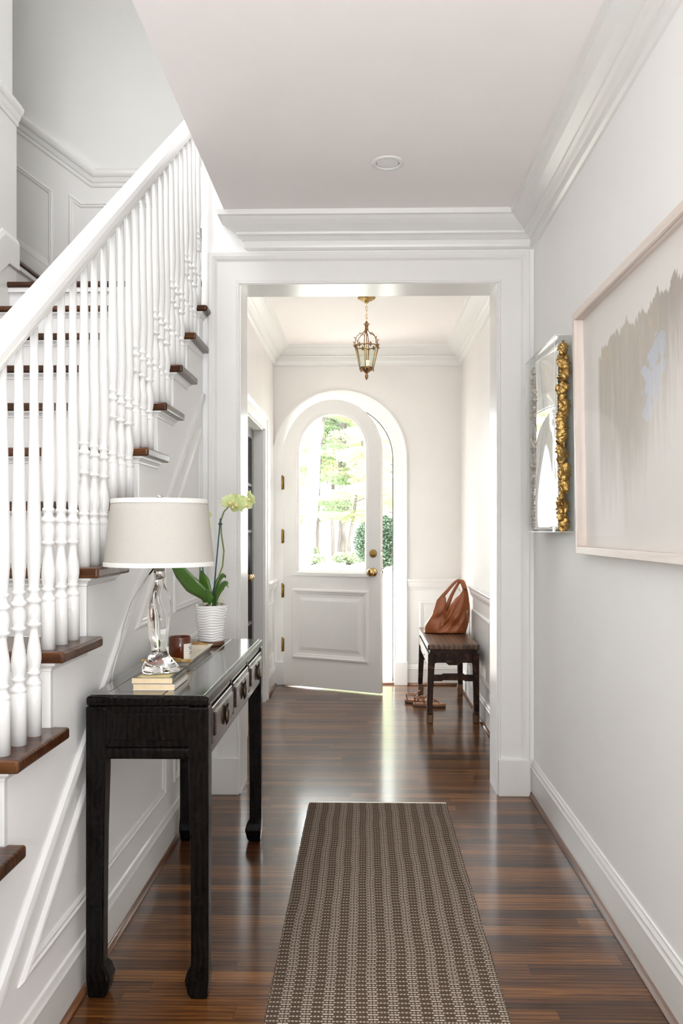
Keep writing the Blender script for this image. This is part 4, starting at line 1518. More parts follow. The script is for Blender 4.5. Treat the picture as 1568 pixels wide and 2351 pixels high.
def leaf(parent, pts, widths, name, mat, side=(0, -1, 0), fold=0.25, th=0.0012):
    """leaf blade along a 3D midrib; side: direction the blade spreads (made perpendicular)"""
    P = [Vector(p) for p in pts]
    # resample
    Q, Wd = [], []
    for i in range(len(P) - 1):
        for t in (0, 0.25, 0.5, 0.75):
            a = P[max(i - 1, 0)]; b = P[i]; c = P[i + 1]; d = P[min(i + 2, len(P) - 1)]
            q_ = 0.5 * ((2 * b) + (-a + c) * t + (2 * a - 5 * b + 4 * c - d) * t * t + (-a + 3 * b - 3 * c + d) * t ** 3)
            Q.append(q_)
            Wd.append(widths[i] + (widths[i + 1] - widths[i]) * t)
    Q.append(P[-1]); Wd.append(widths[-1])
    vs, fs = [], []
    for i, p in enumerate(Q):
        t = (Q[min(i + 1, len(Q) - 1)] - Q[max(i - 1, 0)]).normalized()
        s = Vector(side); s = (s - t * s.dot(t)).normalized()
        nn = t.cross(s)
        for k in (-2, -1, 0, 1, 2):
            w = k / 2 * Wd[i]
            vs.append(p + s * w + nn * abs(k / 2) * Wd[i] * fold)
    L = len(Q)
    for i in range(L - 1):
        for k in range(4):
            a = i * 5 + k
            fs.append((a, a + 1, a + 6, a + 5))
    m = MB().add(vs, fs, True)
    o = m.build(name, mat, parent, fix=False)
    md = o.modifiers.new('t', 'SOLIDIFY')
    md.thickness = th
    return o


pt = pz0 + 0.14
leaf(orc, [(PX + 0.004, PY, pt - 0.01), (PX - 0.022, PY - 0.02, pt + 0.035), (PX - 0.070, PY - 0.03, pt + 0.075), (PX - 0.115, PY - 0.03, pt + 0.125), (PX - 0.150, PY - 0.03, pt + 0.160)],
     [0.010, 0.024, 0.036, 0.030, 0.003], 'leaf', 'orchid_leaf', (0.65, -0.4, 0.9), 0.12)
leaf(orc, [(PX - 0.004, PY, pt - 0.01), (PX - 0.018, PY - 0.01, pt + 0.05), (PX - 0.030, PY, pt + 0.09), (PX - 0.046, PY + 0.02, pt + 0.13)],
     [0.012, 0.024, 0.024, 0.004], 'leaf', 'orchid_leaf', (0.9, -0.3, 0.2), 0.15)
leaf(orc, [(PX + 0.012, PY, pt - 0.01), (PX + 0.024, PY - 0.01, pt + 0.04), (PX + 0.046, PY - 0.02, pt + 0.075), (PX + 0.066, PY - 0.03, pt + 0.080), (PX + 0.076, PY - 0.03, pt + 0.066)],
     [0.008, 0.017, 0.020, 0.014, 0.003], 'leaf', 'orchid_leaf', (0.4, -0.7, -0.6), 0.2)
leaf(orc, [(PX + 0.0, PY + 0.01, pt - 0.01), (PX + 0.010, PY + 0.02, pt + 0.05), (PX + 0.024, PY + 0.03, pt + 0.095), (PX + 0.046, PY + 0.03, pt + 0.115), (PX + 0.052, PY + 0.03, pt + 0.10)],
     [0.008, 0.013, 0.013, 0.009, 0.002], 'leaf', 'orchid_leaf', (0.8, -0.5, -0.3), 0.2)
leaf(orc, [(PX + 0.006, PY - 0.006, pt - 0.012), (PX - 0.004, PY - 0.02, pt + 0.03), (PX - 0.012, PY - 0.03, pt + 0.062)],
     [0.012, 0.016, 0.003], 'leaf', 'orchid_leaf', (1, 0, 0.2), 0.2)


def px2(x, y, Y=PY):       # photo measurements of the spray, turned into the plane of the pot
    return ((x - 838) / 1870 * Y, Y, 1.27 + (1217 - y) * Y / 1870)


stem1 = [px2(488, 1385), px2(492, 1350), px2(510, 1300), px2(513, 1265), px2(507, 1225), px2(506, 1195), px2(513, 1175), px2(524, 1163), px2(536, 1157), px2(560, 1150), px2(573, 1140)]
MB().tube(stem1, [0.003] * 7 + [0.0026, 0.0022, 0.002, 0.0015], 8).build('stem', 'orchid_stem', orc)
MB().tube([px2(487, 1388, PY - 0.012), px2(505, 1190, PY - 0.012)], 0.0028, 8).build('stake', 'stake', orc)
MB().tube([px2(471, 1388, PY + 0.012), px2(463, 1290, PY + 0.012), px2(458, 1215, PY + 0.012)], 0.0028, 8).build('stake', 'stake', orc)
MB().tube([px2(466, 1384, PY + 0.02), px2(458, 1350, PY + 0.02), px2(458, 1300, PY + 0.02), px2(463, 1250, PY + 0.02), px2(467, 1215, PY + 0.02), px2(470, 1185, PY + 0.02)], 0.0028, 8).build('stem', 'orchid_stem', orc)
m = MB().blob(px2(506, 1203, PY - 0.006), 0.007, 0.006, 0.0035, 6)
m.blob(px2(502, 1203, PY - 0.006), 0.003, 0.003, 0.006, 6)
m.build('stem_clip', 'rubber', orc)


def flower(c, size, yaw, pitch, roll):
    M = Matrix.Translation(Vector(c)) @ Matrix.Rotation(yaw, 4, 'Z') @ Matrix.Rotation(pitch, 4, 'X') @ Matrix.Rotation(roll, 4, 'Y')
    vs, fs = [], []
    for k, (ang, L, W) in enumerate(((90, 1, 0.85), (210, 0.95, 0.8), (330, 0.95, 0.8), (15, 1.0, 1.35), (165, 1.0, 1.35))):
        a = R(ang)
        o = len(vs)
        for i in range(6):
            t = i / 5
            w = W * 0.5 * math.sin(PI * min(1, 0.12 + 0.86 * t) ** 0.9) * 1.0
            r = t * L
            for s in (-1, -0.5, 0, 0.5, 1):
                x = r * math.cos(a) - s * w * math.sin(a)
                z = r * math.sin(a) + s * w * math.cos(a)
                y = 0.18 * t * t + 0.12 * abs(s) * t - (0.02 if k > 2 else 0)
                vs.append(M @ Vector((x * size, -y * size * (-1), z * size)))
        for i in range(5):
            for s in range(4):
                q_ = o + i * 5 + s
                fs.append((q_, q_ + 1, q_ + 6, q_ + 5))
    m = MB().add(vs, fs, True)
    f = m.build('flower', 'petal', orc, fix=False)
    b = MB()
    for s, dx in ((0.2, 0), (0.14, 0.14), (0.14, -0.14)):
        c2 = M @ Vector((dx * size, -0.16 * size, -0.08 * size))
        b.blob(c2, s * size, s * size, s * size * 1.1, 6)
    b.build('flower_lip', 'book_cover_yellow', f)
    return f


F_ = 0.036
flower(px2(527, 1154, PY - 0.02), F_, 0.5, 0.2, 0.2)
flower(px2(545, 1158, PY - 0.03), F_ * 0.95, -0.7, 0.1, 0.6)
flower(px2(558, 1152, PY - 0.01), F_ * 0.95, 0.9, -0.2, -0.4)
flower(px2(573, 1145, PY - 0.02), F_ * 0.9, -1.0, 0.3, 0.2)
flower(px2(538, 1148, PY + 0.02), F_ * 0.8, 2.6, 0.1, 0.9)
flower(px2(469, 1182, PY + 0.02), F_ * 0.8, 0.4, 0.1, 0.3)
flower(px2(470, 1204, PY + 0.015), F_ * 0.8, -0.4, 0.1, 0.9)
flower(px2(535, 1163, PY - 0.015), F_ * 0.8, 0.1, 0.5, 1.1)
flower(px2(564, 1158, PY - 0.02), F_ * 0.85, 0.2, 0.1, 0.0)
m = MB().blob(px2(571, 1133, PY - 0.01), 0.006, 0.006, 0.010, 6)
m.build('bud', 'orchid_bud', orc)

# ------------------------------------------------------------------ large framed picture on the right wall
PY0, PY1, PZ0, PZ1 = 1.70, 2.985, 1.185, 2.055
pic = thing('framed_picture', 'large abstract picture under glass in a pale wood box frame', 'picture', (0.80, (PY0 + PY1) / 2, (PZ0 + PZ1) / 2))
FW, FD = 0.026, 0.045


def lean(z):                # the top leans off the wall
    return 0.768 - 0.014 * (z - PZ0) / (PZ1 - PZ0)


def bar(y0, y1, z0, z1, d=FD, off=0.0):
    a, b = lean(z0) + off, lean(z1) + off
    vs = [(a, y0, z0), (a, y1, z0), (a + d, y1, z0), (a + d, y0, z0), (b, y0, z1), (b, y1, z1), (b + d, y1, z1), (b + d, y0, z1)]
    return MB().add(vs, [(0, 1, 2, 3), (4, 5, 6, 7), (0, 1, 5, 4), (1, 2, 6, 5), (2, 3, 7, 6), (3, 0, 4, 7)])


bar(PY0, PY1, PZ1 - FW, PZ1, 0.050).build('frame_rail', 'pale_frame', pic, bevel=0.0015)
bar(PY0, PY1, PZ0, PZ0 + FW, 0.040).build('frame_rail', 'pale_frame', pic, bevel=0.0015)
bar(PY0, PY0 + FW, PZ0 + FW, PZ1 - FW, 0.040).build('frame_stile', 'pale_frame_upright', pic, bevel=0.0015)
bar(PY1 - FW, PY1, PZ0 + FW, PZ1 - FW, 0.040).build('frame_stile', 'pale_frame_upright', pic, bevel=0.0015)
art = bar(PY0 + FW, PY1 - FW, PZ0 + FW, PZ1 - FW, 0.003, 0.033)
ao = art.build('artwork', 'abstract_paint', None)
for v_ in ao.data.vertices:
    v_.co -= Vector((0.80, PY0 + FW, PZ0 + FW))
ao.parent = pic
ao.location = Vector((0.80, PY0 + FW, PZ0 + FW)) - Vector(pic.location)
bar(PY0 + FW, PY1 - FW, PZ0 + FW, PZ1 - FW, 0.0018, 0.010).build('glazing', 'picture_glass', pic)

# ------------------------------------------------------------------ acrylic wall box with gilded leaves
AY0, AY1, AZ0, AZ1, AX = 3.14, 3.70, 1.262, 2.02, 0.726
abx = thing('acrylic_wall_mirror', 'clear acrylic wall box with mirror and gilded oak-leaf borders', 'mirror', (XR, (AY0 + AY1) / 2, (AZ0 + AZ1) / 2))
tk = 0.004
m = MB()
m.box(AX, AX + tk, AY0, AY1, AZ0, AZ1)
m.box(AX + tk, XR - 0.001, AY0, AY0 + tk, AZ0, AZ1)
m.box(AX + tk, XR - 0.001, AY1 - tk, AY1, AZ0, AZ1)
m.box(AX + tk, XR - 0.001, AY0 + tk, AY1 - tk, AZ0, AZ0 + tk)
m.box(AX + tk, XR - 0.001, AY0 + tk, AY1 - tk, AZ1 - tk, AZ1)
m.build('acrylic_case', 'acrylic', abx)
m = MB()
for (x, y) in ((AX - 0.0005, AY0 - 0.0005), (AX - 0.0005, AY1 - 0.001), (XR - 0.008, AY0 - 0.0005)):
    m.box(x, x + 0.0022, y, y + 0.0022, AZ0, AZ1)
for z in (AZ0 - 0.0005, AZ1 - 0.0018):
    m.box(AX - 0.0005, AX + 0.0022, AY0, AY1, z, z + 0.0022)
    m.box(AX, XR - 0.001, AY0 - 0.0005, AY0 + 0.002, z, z + 0.0022)
m.build('polished_edge', 'trim_bright', abx)
vs, fs = [], []
MYN, MZN = 16, 60
for i in range(MZN + 1):
    for j in range(MYN + 1):
        y = AY0 + 0.075 + (AY1 - AY0 - 0.15) * j / MYN
        z = AZ0 + 0.012 + (AZ1 - AZ0 - 0.024) * i / MZN
        x = AX + 0.030 + 0.006 * math.sin(z * 7.5 + 0.9) * math.cos(y * 5) + 0.004 * math.sin(y * 9 + z * 2)
        vs.append((x, y, z))
for i in range(MZN):
    for j in range(MYN):
        a = i * (MYN + 1) + j
        fs.append((a, a + MYN + 1, a + MYN + 2, a + 1))
m = MB().add(vs, fs, True)
o = m.build('mirror_sheet', 'wavy_mirror', abx, fix=False)
md = o.modifiers.new('t', 'SOLIDIFY'); md.thickness = 0.003; md.offset = -1
MB().box(XR - 0.006, XR - 0.0015, AY0 + 0.01, AY1 - 0.01, AZ0 + 0.01, AZ1 - 0.01).build('backboard', 'stair_wall_paint', abx)


def oak_leaf(mb, c, L, W, rot, tilt, face):
    """lobed leaf: outline with a raised, curled middle"""
    pts = []
    n = 28
    M = Matrix.Translation(Vector(c)) @ face @ Matrix.Rotation(rot, 4, 'Z') @ Matrix.Rotation(tilt, 4, 'X')
    vs, fs = [], []
    for i in range(n + 1):
        t = i / n
        env = math.sin(PI * min(1.0, 0.06 + 0.94 * t) ** 0.8)
        w = W * env * (0.5 + 0.62 * abs(math.sin(PI * t * 3.5)) ** 0.55)
        z = 0.18 * L * math.sin(PI * t) - 0.12 * L * t * t
        for s in (-1, -0.5, 0, 0.5, 1):
            vs.append(M @ Vector((s * w, (t - 0.5) * L + abs(s) * w * 0.35, z - 0.35 * abs(s) * w + 0.10 * w * math.cos(9 * t + s))))
    for i in range(n):
        for s in range(4):
            a = i * 5 + s
            fs.append((a, a + 1, a + 6, a + 5))
    mb.add(vs, fs, True)


random.seed(3)


def garland(name, mat, yc, xc, parent):
    mb = MB()
    z = AZ0 + 0.03
    k = 0
    while z < AZ1 - 0.03:
        for j in range(2):
            ang = random.uniform(-0.7, 0.7) + (PI if (k + j) % 2 else 0) * 1.0
            # facing the near end of the box (-y)
            face = Matrix.Rotation(R(90) + random.uniform(-0.35, 0.35), 4, 'X') @ Matrix.Rotation(random.uniform(-0.5, 0.5), 4, 'Y')
            oak_leaf(mb, (xc + random.uniform(-0.009, 0.009), yc + random.uniform(-0.012, 0.012), z + random.uniform(-0.012, 0.012)),
                     random.uniform(0.050, 0.066), random.uniform(0.017, 0.023), ang, random.uniform(-0.3, 0.3), face)
        z += 0.027
        k += 1
    mb.tube([(xc, yc, AZ0 + 0.015), (xc + 0.004, yc, (AZ0 + AZ1) / 2), (xc, yc, AZ1 - 0.015)], 0.004, 8)
    o = mb.build(name, mat, parent, fix=False)
    md = o.modifiers.new('t', 'SOLIDIFY'); md.thickness = 0.0012
    return o


garland('leaf_border', 'gilding', AY0 + 0.035, 0.768, abx)
garland('leaf_border', 'pewter_leaf', AY1 - 0.035, 0.768, abx)

# ------------------------------------------------------------------ lantern
QX, QY = 0.010, 5.26
lan = thing('pendant_lantern', 'small antique brass pendant lantern hanging in the foyer', 'lantern', (QX, QY, H))
MB().lathe([(0.058, 0), (0.057, -0.004), (0.050, -0.009), (0.038, -0.016), (0.024, -0.022), (0.012, -0.026), (0.010, -0.030), (0.014, -0.033), (0.005, -0.036)], (QX, QY, H), 32).build('canopy', 'old_brass', lan)


def link(mb, c, w, h, r, turn):
    pts = []
    for i in range(16):
        a = 2 * PI * i / 16
        x = w * math.copysign(abs(math.cos(a)) ** 0.6, math.cos(a))
        z = h * math.copysign(abs(math.sin(a)) ** 0.8, math.sin(a))
        pts.append((c[0] + x * math.cos(turn), c[1] + x * math.sin(turn), c[2] + z))
    mb.tube(pts, r, 6, closed=True)


m = MB()
for k, z in enumerate((-0.046, -0.070, -0.096, -0.122, -0.140)):
    link(m, (QX, QY, H + z), 0.0055, 0.016, 0.0016, 0.2 if k % 2 else 1.6)
m.build('chain', 'brass', lan)
zt, zr, zb_, rr, rb = 2.59, 2.452, 2.315, 0.082, 0.043
m = MB()
m.tube([(QX, QY, zt + 0.03), (QX, QY, zt - 0.01)], 0.003, 8)
for k in range(4):
    a = PI / 4 + k * PI / 2
    c, s = math.cos(a), math.sin(a)
    m.tube([(QX, QY, zt + 0.030), (QX + c * 0.008, QY + s * 0.008, zt + 0.020), (QX + c * 0.014, QY + s * 0.014, zt + 0.010), (QX + c * 0.006, QY + s * 0.006, zt - 0.006)], 0.0022, 6)
m.lathe([(0.004, -0.035), (0.007, -0.030), (0.007, -0.02), (0.010, -0.012), (0.006, -0.004), (0.008, 0.0), (0.003, 0.006)], (QX, QY, zt), 12)
m.build('crown_loop', 'bronze', lan)
NS = 6
RO = 0.35
for k in range(NS):
    a = RO + k * 2 * PI / NS
    c, s = math.cos(a), math.sin(a)

    def P3(r, z):
        return (QX + c * r, QY + s * r, z)
    m = MB()
    m.tube([P3(0.024, zt + 0.008), P3(0.018, zt + 0.012), P3(0.012, zt + 0.006), P3(0.008, zt - 0.010), P3(0.010, zt - 0.030), P3(0.022, zt - 0.045), P3(0.044, zt - 0.056), P3(0.064, zt - 0.070),
            P3(0.074, zt - 0.090), P3(0.078, zt - 0.115), P3(rr, zr)], [0.001, 0.0018, 0.0022, 0.0024, 0.0024, 0.0022, 0.0022, 0.0022, 0.0024, 0.0024, 0.003], 6)
    for (r0, z0, dr, dz) in ((0.044, zt - 0.056, 0.004, 0.012), (0.074, zt - 0.088, 0.014, 0.010), (0.030, zt - 0.050, -0.002, -0.010), (0.079, zt - 0.118, 0.014, 0.008), (rr, zr - 0.004, 0.012, 0.014)):
        m.tube([P3(r0, z0), P3(r0 + dr * 0.6, z0 + dz * 0.3), P3(r0 + dr, z0 + dz)], [0.003, 0.0026, 0.0006], 6)
    m.build('scroll_arm', 'bronze', lan)
    m = MB()
    m.tube([P3(rr, zr + 0.012), P3(rb, zb_ - 0.016)], [0.0042, 0.0032], 6)
    m.tube([P3(rb, zb_), P3(rb + 0.006, zb_ - 0.010), P3(rb + 0.002, zb_ - 0.022)], [0.003, 0.003, 0.0006], 6)
    m.build('corner_bar', 'old_brass', lan)
    a2 = a + 2 * PI / NS
    c2, s2 = math.cos(a2), math.sin(a2)
    A, B = Vector(P3(rr, zr)), Vector((QX + c2 * rr, QY + s2 * rr, zr))
    m = MB()
    pts = []
    for i in range(9):
        t = i / 8
        p = A.lerp(B, t)
        p.z += 0.010 * abs(math.sin(2 * PI * t)) ** 0.7 - 0.004
        pts.append(p)
    m.tube(pts, 0.0034, 6)
    mid = A.lerp(B, 0.5)
    out = (mid - Vector((QX, QY, mid.z))).normalized()
    m.blob(mid + out * 0.002 + Vector((0, 0, 0.006)), 0.008, 0.008, 0.012, 5)
    m.tube([mid + Vector((0, 0, 0.012)), mid + Vector((0, 0, 0.024))], [0.005, 0.0006], 6)
    m.tube([mid + Vector((0, 0, 0.0)), mid + Vector((0, 0, -0.012))], [0.005, 0.0006], 6)
    m.build('crown_rail', 'bronze', lan)
    C1, D1 = Vector(P3(rb, zb_)), Vector((QX + c2 * rb, QY + s2 * rb, zb_))
    A2, B2 = A.lerp(Vector((QX, QY, A.z)), 0.02), B.lerp(Vector((QX, QY, B.z)), 0.02)
    C2, D2 = C1.lerp(Vector((QX, QY, C1.z)), 0.02), D1.lerp(Vector((QX, QY, D1.z)), 0.02)
    m = MB().add([A2, B2, D2, C2], [(0, 1, 2, 3)])
    m.build('pane', 'lantern_glass', lan, fix=False)
    m = MB().tube([C1, (C1 + D1) / 2 + Vector((0, 0, 0.006)), D1], 0.003, 6)
    cm = (C1 + D1) / 2
    m.tube([cm, cm + Vector((0, 0, -0.012)) - out * 0.004, cm + Vector((0, 0, -0.024)) - out * 0.010], [0.004, 0.003, 0.0006], 6)
    m.build('base_rail', 'bronze', lan)
m = MB().lathe([(0.044, 0.0), (0.040, -0.006), (0.030, -0.012), (0.022, -0.022), (0.010, -0.030), (0.007, -0.036), (0.007, -0.042), (0.012, -0.046), (0.010, -0.052), (0.011, -0.058), (0.006, -0.070), (0.001, -0.076)], (QX, QY, zb_), 18)
m.build('finial', 'bronze', lan)
MB().tube([(QX, QY, zt - 0.03), (QX, QY, zb_)], 0.003, 8).build('centre_rod', 'old_brass', lan)
MB().lathe([(0.024, 0.0), (0.025, 0.004), (0.025, 0.044), (0.022, 0.048), (0.004, 0.050)], (QX, QY, zb_ + 0.001), 20).build('candle_sleeve', 'candle_wax', lan)

# ------------------------------------------------------------------ stool / bench
SX0, SX1, SY0, SY1, SZ = 0.412, 0.752, 5.355, 6.305, 0.519
stl = thing('wooden_bench', 'weathered dark wooden bench with a bag on top by the foyer wall', 'bench', ((SX0 + SX1) / 2, (SY0 + SY1) / 2, 0))
# narrow clear strip to the wainscot
m = MB().box(SX0, SX1, SY0, SY1, SZ - 0.038, SZ)
m.build('seat', 'stool_seat_wood', stl, bevel=0.010, seg=3)
m = MB().box(SX0 + 0.045, SX1 - 0.045, SY0 + 0.045, SY1 - 0.045, SZ - 0.001, SZ + 0.0008)
m.build('seat_board', 'stool_seat_wood', stl)
m = MB().box(SX0 + 0.016, SX1 - 0.016, SY0 + 0.016, SY1 - 0.016, SZ - 0.064, SZ - 0.036)
m.build('waist', 'stool_wood', stl, bevel=0.002)
lw = 0.046
ax0, ax1, ay0, ay1 = SX0 + 0.003, SX1 - 0.003, SY0 + 0.005, SY1 - 0.005
zt_ = SZ - 0.060
zb2 = SZ - 0.125


def apron_prof(a0, a1):
    mid_ = (a0 + a1) / 2
    L = a1 - a0
    k = min(0.055, L * 0.17)
    pts = [(a0, zt_), (a0, zb2), (a0 + 0.012, zb2 + 0.004), (mid_ - k - 0.01, zb2 + 0.004), (mid_ - k, zb2 - 0.004), (mid_ - k + 0.008, zb2 - 0.012), (mid_ + k - 0.008, zb2 - 0.012), (mid_ + k, zb2 - 0.004),
           (mid_ + k + 0.01, zb2 + 0.004), (a1 - 0.012, zb2 + 0.004), (a1, zb2), (a1, zt_)]
    return pts


for y0, y1 in ((ay0, ay0 + 0.024), (ay1 - 0.024, ay1)):
    ap = MB().prism(apron_prof(ax0 + lw, ax1 - lw), 1, y0, y1).build('apron', 'stool_wood', stl, bevel=0.002)
    ys = y0 - 0.0005 if y0 == ay0 else y1 + 0.0005
    m = MB()
    xc = (ax0 + ax1) / 2
    for dx, r in ((0, 0.011), (-0.022, 0.008), (0.022, 0.008), (-0.052, 0.007), (0.052, 0.007)):
        pts = [(xc + dx + r * math.cos(t), ys, zb2 + 0.024 + r * math.sin(t)) for t in [0.3 + 5.2 * i / 12 for i in range(13)]]
        m.tube(pts, 0.0014, 6)
    m.tube([(xc - 0.04 + 0.08 * i / 12, ys, zb2 + 0.036 + 0.006 * math.sin(PI * i / 12) + 0.003 * math.sin(6 * PI * i / 12)) for i in range(13)], 0.0014, 6)
    m.build('carved_scroll', 'stool_wood', ap)
for x0, x1 in ((ax0, ax0 + 0.024), (ax1 - 0.024, ax1)):
    MB().prism(apron_prof(ay0 + lw, ay1 - lw), 0, x0, x1).build('apron', 'stool_wood', stl, bevel=0.002)
for sx in (-1, 1):
    for sy in (-1, 1):
        ox = ax0 if sx < 0 else ax1
        oy = ay0 if sy < 0 else ay1
        lev = [(0.05, 0.86), (0.075, 0.84), (0.09, 0.78), (0.20, 0.84), (0.36, 0.95), (zb2, 1.0), (zt_, 1.0)]

        def legrings(lev):
            vs, fs = [], []
            for z, s in lev:
                w = lw * s
                splay = 0.010 * (1 - z / 0.46)
                px_, py_ = ox + sx * splay * (1 if sx < 0 else 0.2), oy + sy * splay * 0.4
                vs += [(px_, py_, z), (px_ - sx * w, py_, z), (px_ - sx * w, py_ - sy * w, z), (px_, py_ - sy * w, z)]
            for i in range(len(lev) - 1):
                for k in range(4):
                    a, b = i * 4 + k, i * 4 + (k + 1) % 4
                    fs.append((a, b, b + 4, a + 4))
            L_ = (len(lev) - 1) * 4
            fs += [(0, 1, 2, 3), (L_, L_ + 1, L_ + 2, L_ + 3)]
            return MB().add(vs, fs)
        lg = legrings(lev).build('leg', 'stool_wood', stl, bevel=0.005, seg=2)
        legrings([(0, 0.90), (0.055, 0.97), (0.072, 0.93), (0.088, 0.82)]).build('worn_foot', 'stool_foot_wood', lg, bevel=0.005, seg=2)
for yc in (ay0 + lw / 2, ay1 - lw / 2):
    m = MB().prism([(ax0 + lw * 0.7, 0.275), (ax0 + 0.09, 0.275), (ax0 + 0.10, 0.281), (ax1 - 0.10, 0.281), (ax1 - 0.09, 0.275), (ax1 - lw * 0.7, 0.275),
                    (ax1 - lw * 0.7, 0.316), (ax1 - 0.09, 0.316), (ax1 - 0.10, 0.323), (ax0 + 0.10, 0.323), (ax0 + 0.09, 0.316), (ax0 + lw * 0.7, 0.316)], 1, yc - 0.014, yc + 0.014)
    m.build('stretcher', 'stool_wood', stl, bevel=0.004)
for xc in (ax0 + lw / 2, ax1 - lw / 2):
    MB().box(xc - 0.013, xc + 0.013, ay0 + lw * 0.7, ay1 - lw * 0.7, 0.350, 0.385).build('stretcher', 'stool_wood', stl, bevel=0.006)

# ------------------------------------------------------------------ leather bag
BX, BY, BZ = 0.585, 5.955, SZ + 0.0012
bag = thing('leather_handbag', 'slouchy tan leather handbag with looped straps on the bench', 'bag', (BX, BY, BZ))


def interp(tab, u):
    for (a, va), (b, vb) in zip(tab, tab[1:]):
        if a <= u <= b:
            t = (u - a) / (b - a)
            t = t * t * (3 - 2 * t)
            return va + (vb - va) * t
    return tab[-1][1]


topz = [(0, 0.195), (0.07, 0.250), (0.15, 0.275), (0.24, 0.262), (0.33, 0.165), (0.42, 0.205), (0.60, 0.250), (0.76, 0.280), (0.88, 0.320), (0.96, 0.325), (1, 0.30)]
topx = [(0, -0.075), (0.16, -0.028), (0.24, 0.004), (0.33, 0.010), (0.42, 0.030), (0.60, 0.068), (0.76, 0.105), (0.88, 0.130), (1, 0.165)]
NU, NV = 44, 30
vs, fs = [], []
for side in (-1, 1):
    for j in range(NV + 1):
        v = j / NV
        for i in range(NU + 1):
            u = i / NU
            xb = -0.158 + 0.312 * u
            zt0 = interp(topz, u)
            if side > 0:
                zt0 -= 0.012
            xt = interp(topx, u)
            # mid-height bulge
            s = v ** 0.9
            x = xb + (xt - xb) * s
            if u < 0.12:
                x -= 0.020 * math.sin(PI * min(1, v * 1.6)) * (1 - u / 0.12) * (1 if v < 0.62 else 0)
            x += (0.020 if u > 0.6 else 0) * (u - 0.6) / 0.4 * math.sin(PI * v)
            z = zt0 * v
            edge = math.sin(PI * min(1, max(0, u))) ** 0.42
            d = 0.085 * (1 - v) ** 0.55 * 0.9 + 0.016
            d = d * edge
            # folds
            d += edge * (0.012 * math.sin(8 * u + 6 * v - 1.0) * math.sin(PI * v) + 0.009 * math.sin(22 * u - 12 * v + 1.5 * side) * math.sin(PI * v) + 0.010 * math.sin(11 * v + 5 * u) * math.sin(PI * v))
            if v < 0.07:
                d *= 0.86 + 2 * v
            d = max(d, 0.002 if edge > 0.01 else 0)
            vs.append((BX + x, BY + side * d, BZ + z))
    o_ = 0 if side < 0 else (NU + 1) * (NV + 1)
    for j in range(NV):
        for i in range(NU):
            a = o_ + j * (NU + 1) + i
            fs.append((a, a + 1, a + NU + 2, a + NU + 1))
# base
o_ = (NU + 1) * (NV + 1)
for i in range(NU):
    fs.append((i, i + 1, o_ + i + 1, o_ + i))
m = MB().add(vs, fs, True)
o = m.build('bag_body', 'leather', bag, subsurf=1)
bm = bmesh.new(); bm.from_mesh(o.data); bmesh.ops.remove_doubles(bm, verts=bm.verts, dist=0.0015); bmesh.ops.recalc_face_normals(bm, faces=bm.faces); bm.to_mesh(o.data); bm.free()
for sd in (-1, 1):
    dy = sd * 0.014
    if sd < 0:
        pts = [(-0.045, 0.235), (-0.022, 0.268), (0.012, 0.305), (0.045, 0.345), (0.075, 0.376), (0.096, 0.388), (0.112, 0.380), (0.124, 0.355), (0.136, 0.330), (0.142, 0.305)]
    else:
        pts = [(0.004, 0.150), (0.030, 0.235), (0.056, 0.290), (0.082, 0.335), (0.100, 0.368), (0.118, 0.381), (0.134, 0.378), (0.142, 0.350), (0.146, 0.325), (0.148, 0.300)]
    m = MB().tube([(BX + a, BY + dy, BZ + b) for a, b in pts], [0.019, 0.015, 0.0125, 0.0115, 0.011, 0.011, 0.011, 0.0125, 0.015, 0.018], 12, flat=0.5, up=(0, 1, 0))
    m.build('strap', 'leather', bag, subsurf=1)
m = MB().tube([(BX + 0.134, BY - 0.020, BZ + 0.328), (BX + 0.152, BY - 0.016, BZ + 0.318)], 0.018, 12, flat=0.35)
m.build('strap_keeper', 'leather_dark', bag)
m = MB().box(BX + 0.150, BX + 0.158, BY - 0.052, BY - 0.040, BZ + 0.100, BZ + 0.170)
m.tube([(BX + 0.152, BY - 0.055, BZ + 0.155), (BX + 0.154, BY - 0.056, BZ + 0.14)], 0.005, 8)
m.build('zip', 'zip_metal', bag)
m = MB().tube([(BX + 0.154, BY - 0.057, BZ + 0.140), (BX + 0.155, BY - 0.058, BZ + 0.10), (BX + 0.154, BY - 0.058, BZ + 0.058)], 0.005, 8, flat=0.4)
m.build('zip_pull', 'leather', bag)
m = MB().tube([(BX + 0.140 - 0.03 * t, BY - 0.060 - 0.012 * math.sin(t * 3), BZ + 0.008 + 0.11 * t) for t in [i / 8 for i in range(9)]], 0.0018, 6)
m.build('seam', 'leather_dark', bag)

# ------------------------------------------------------------------ sandals


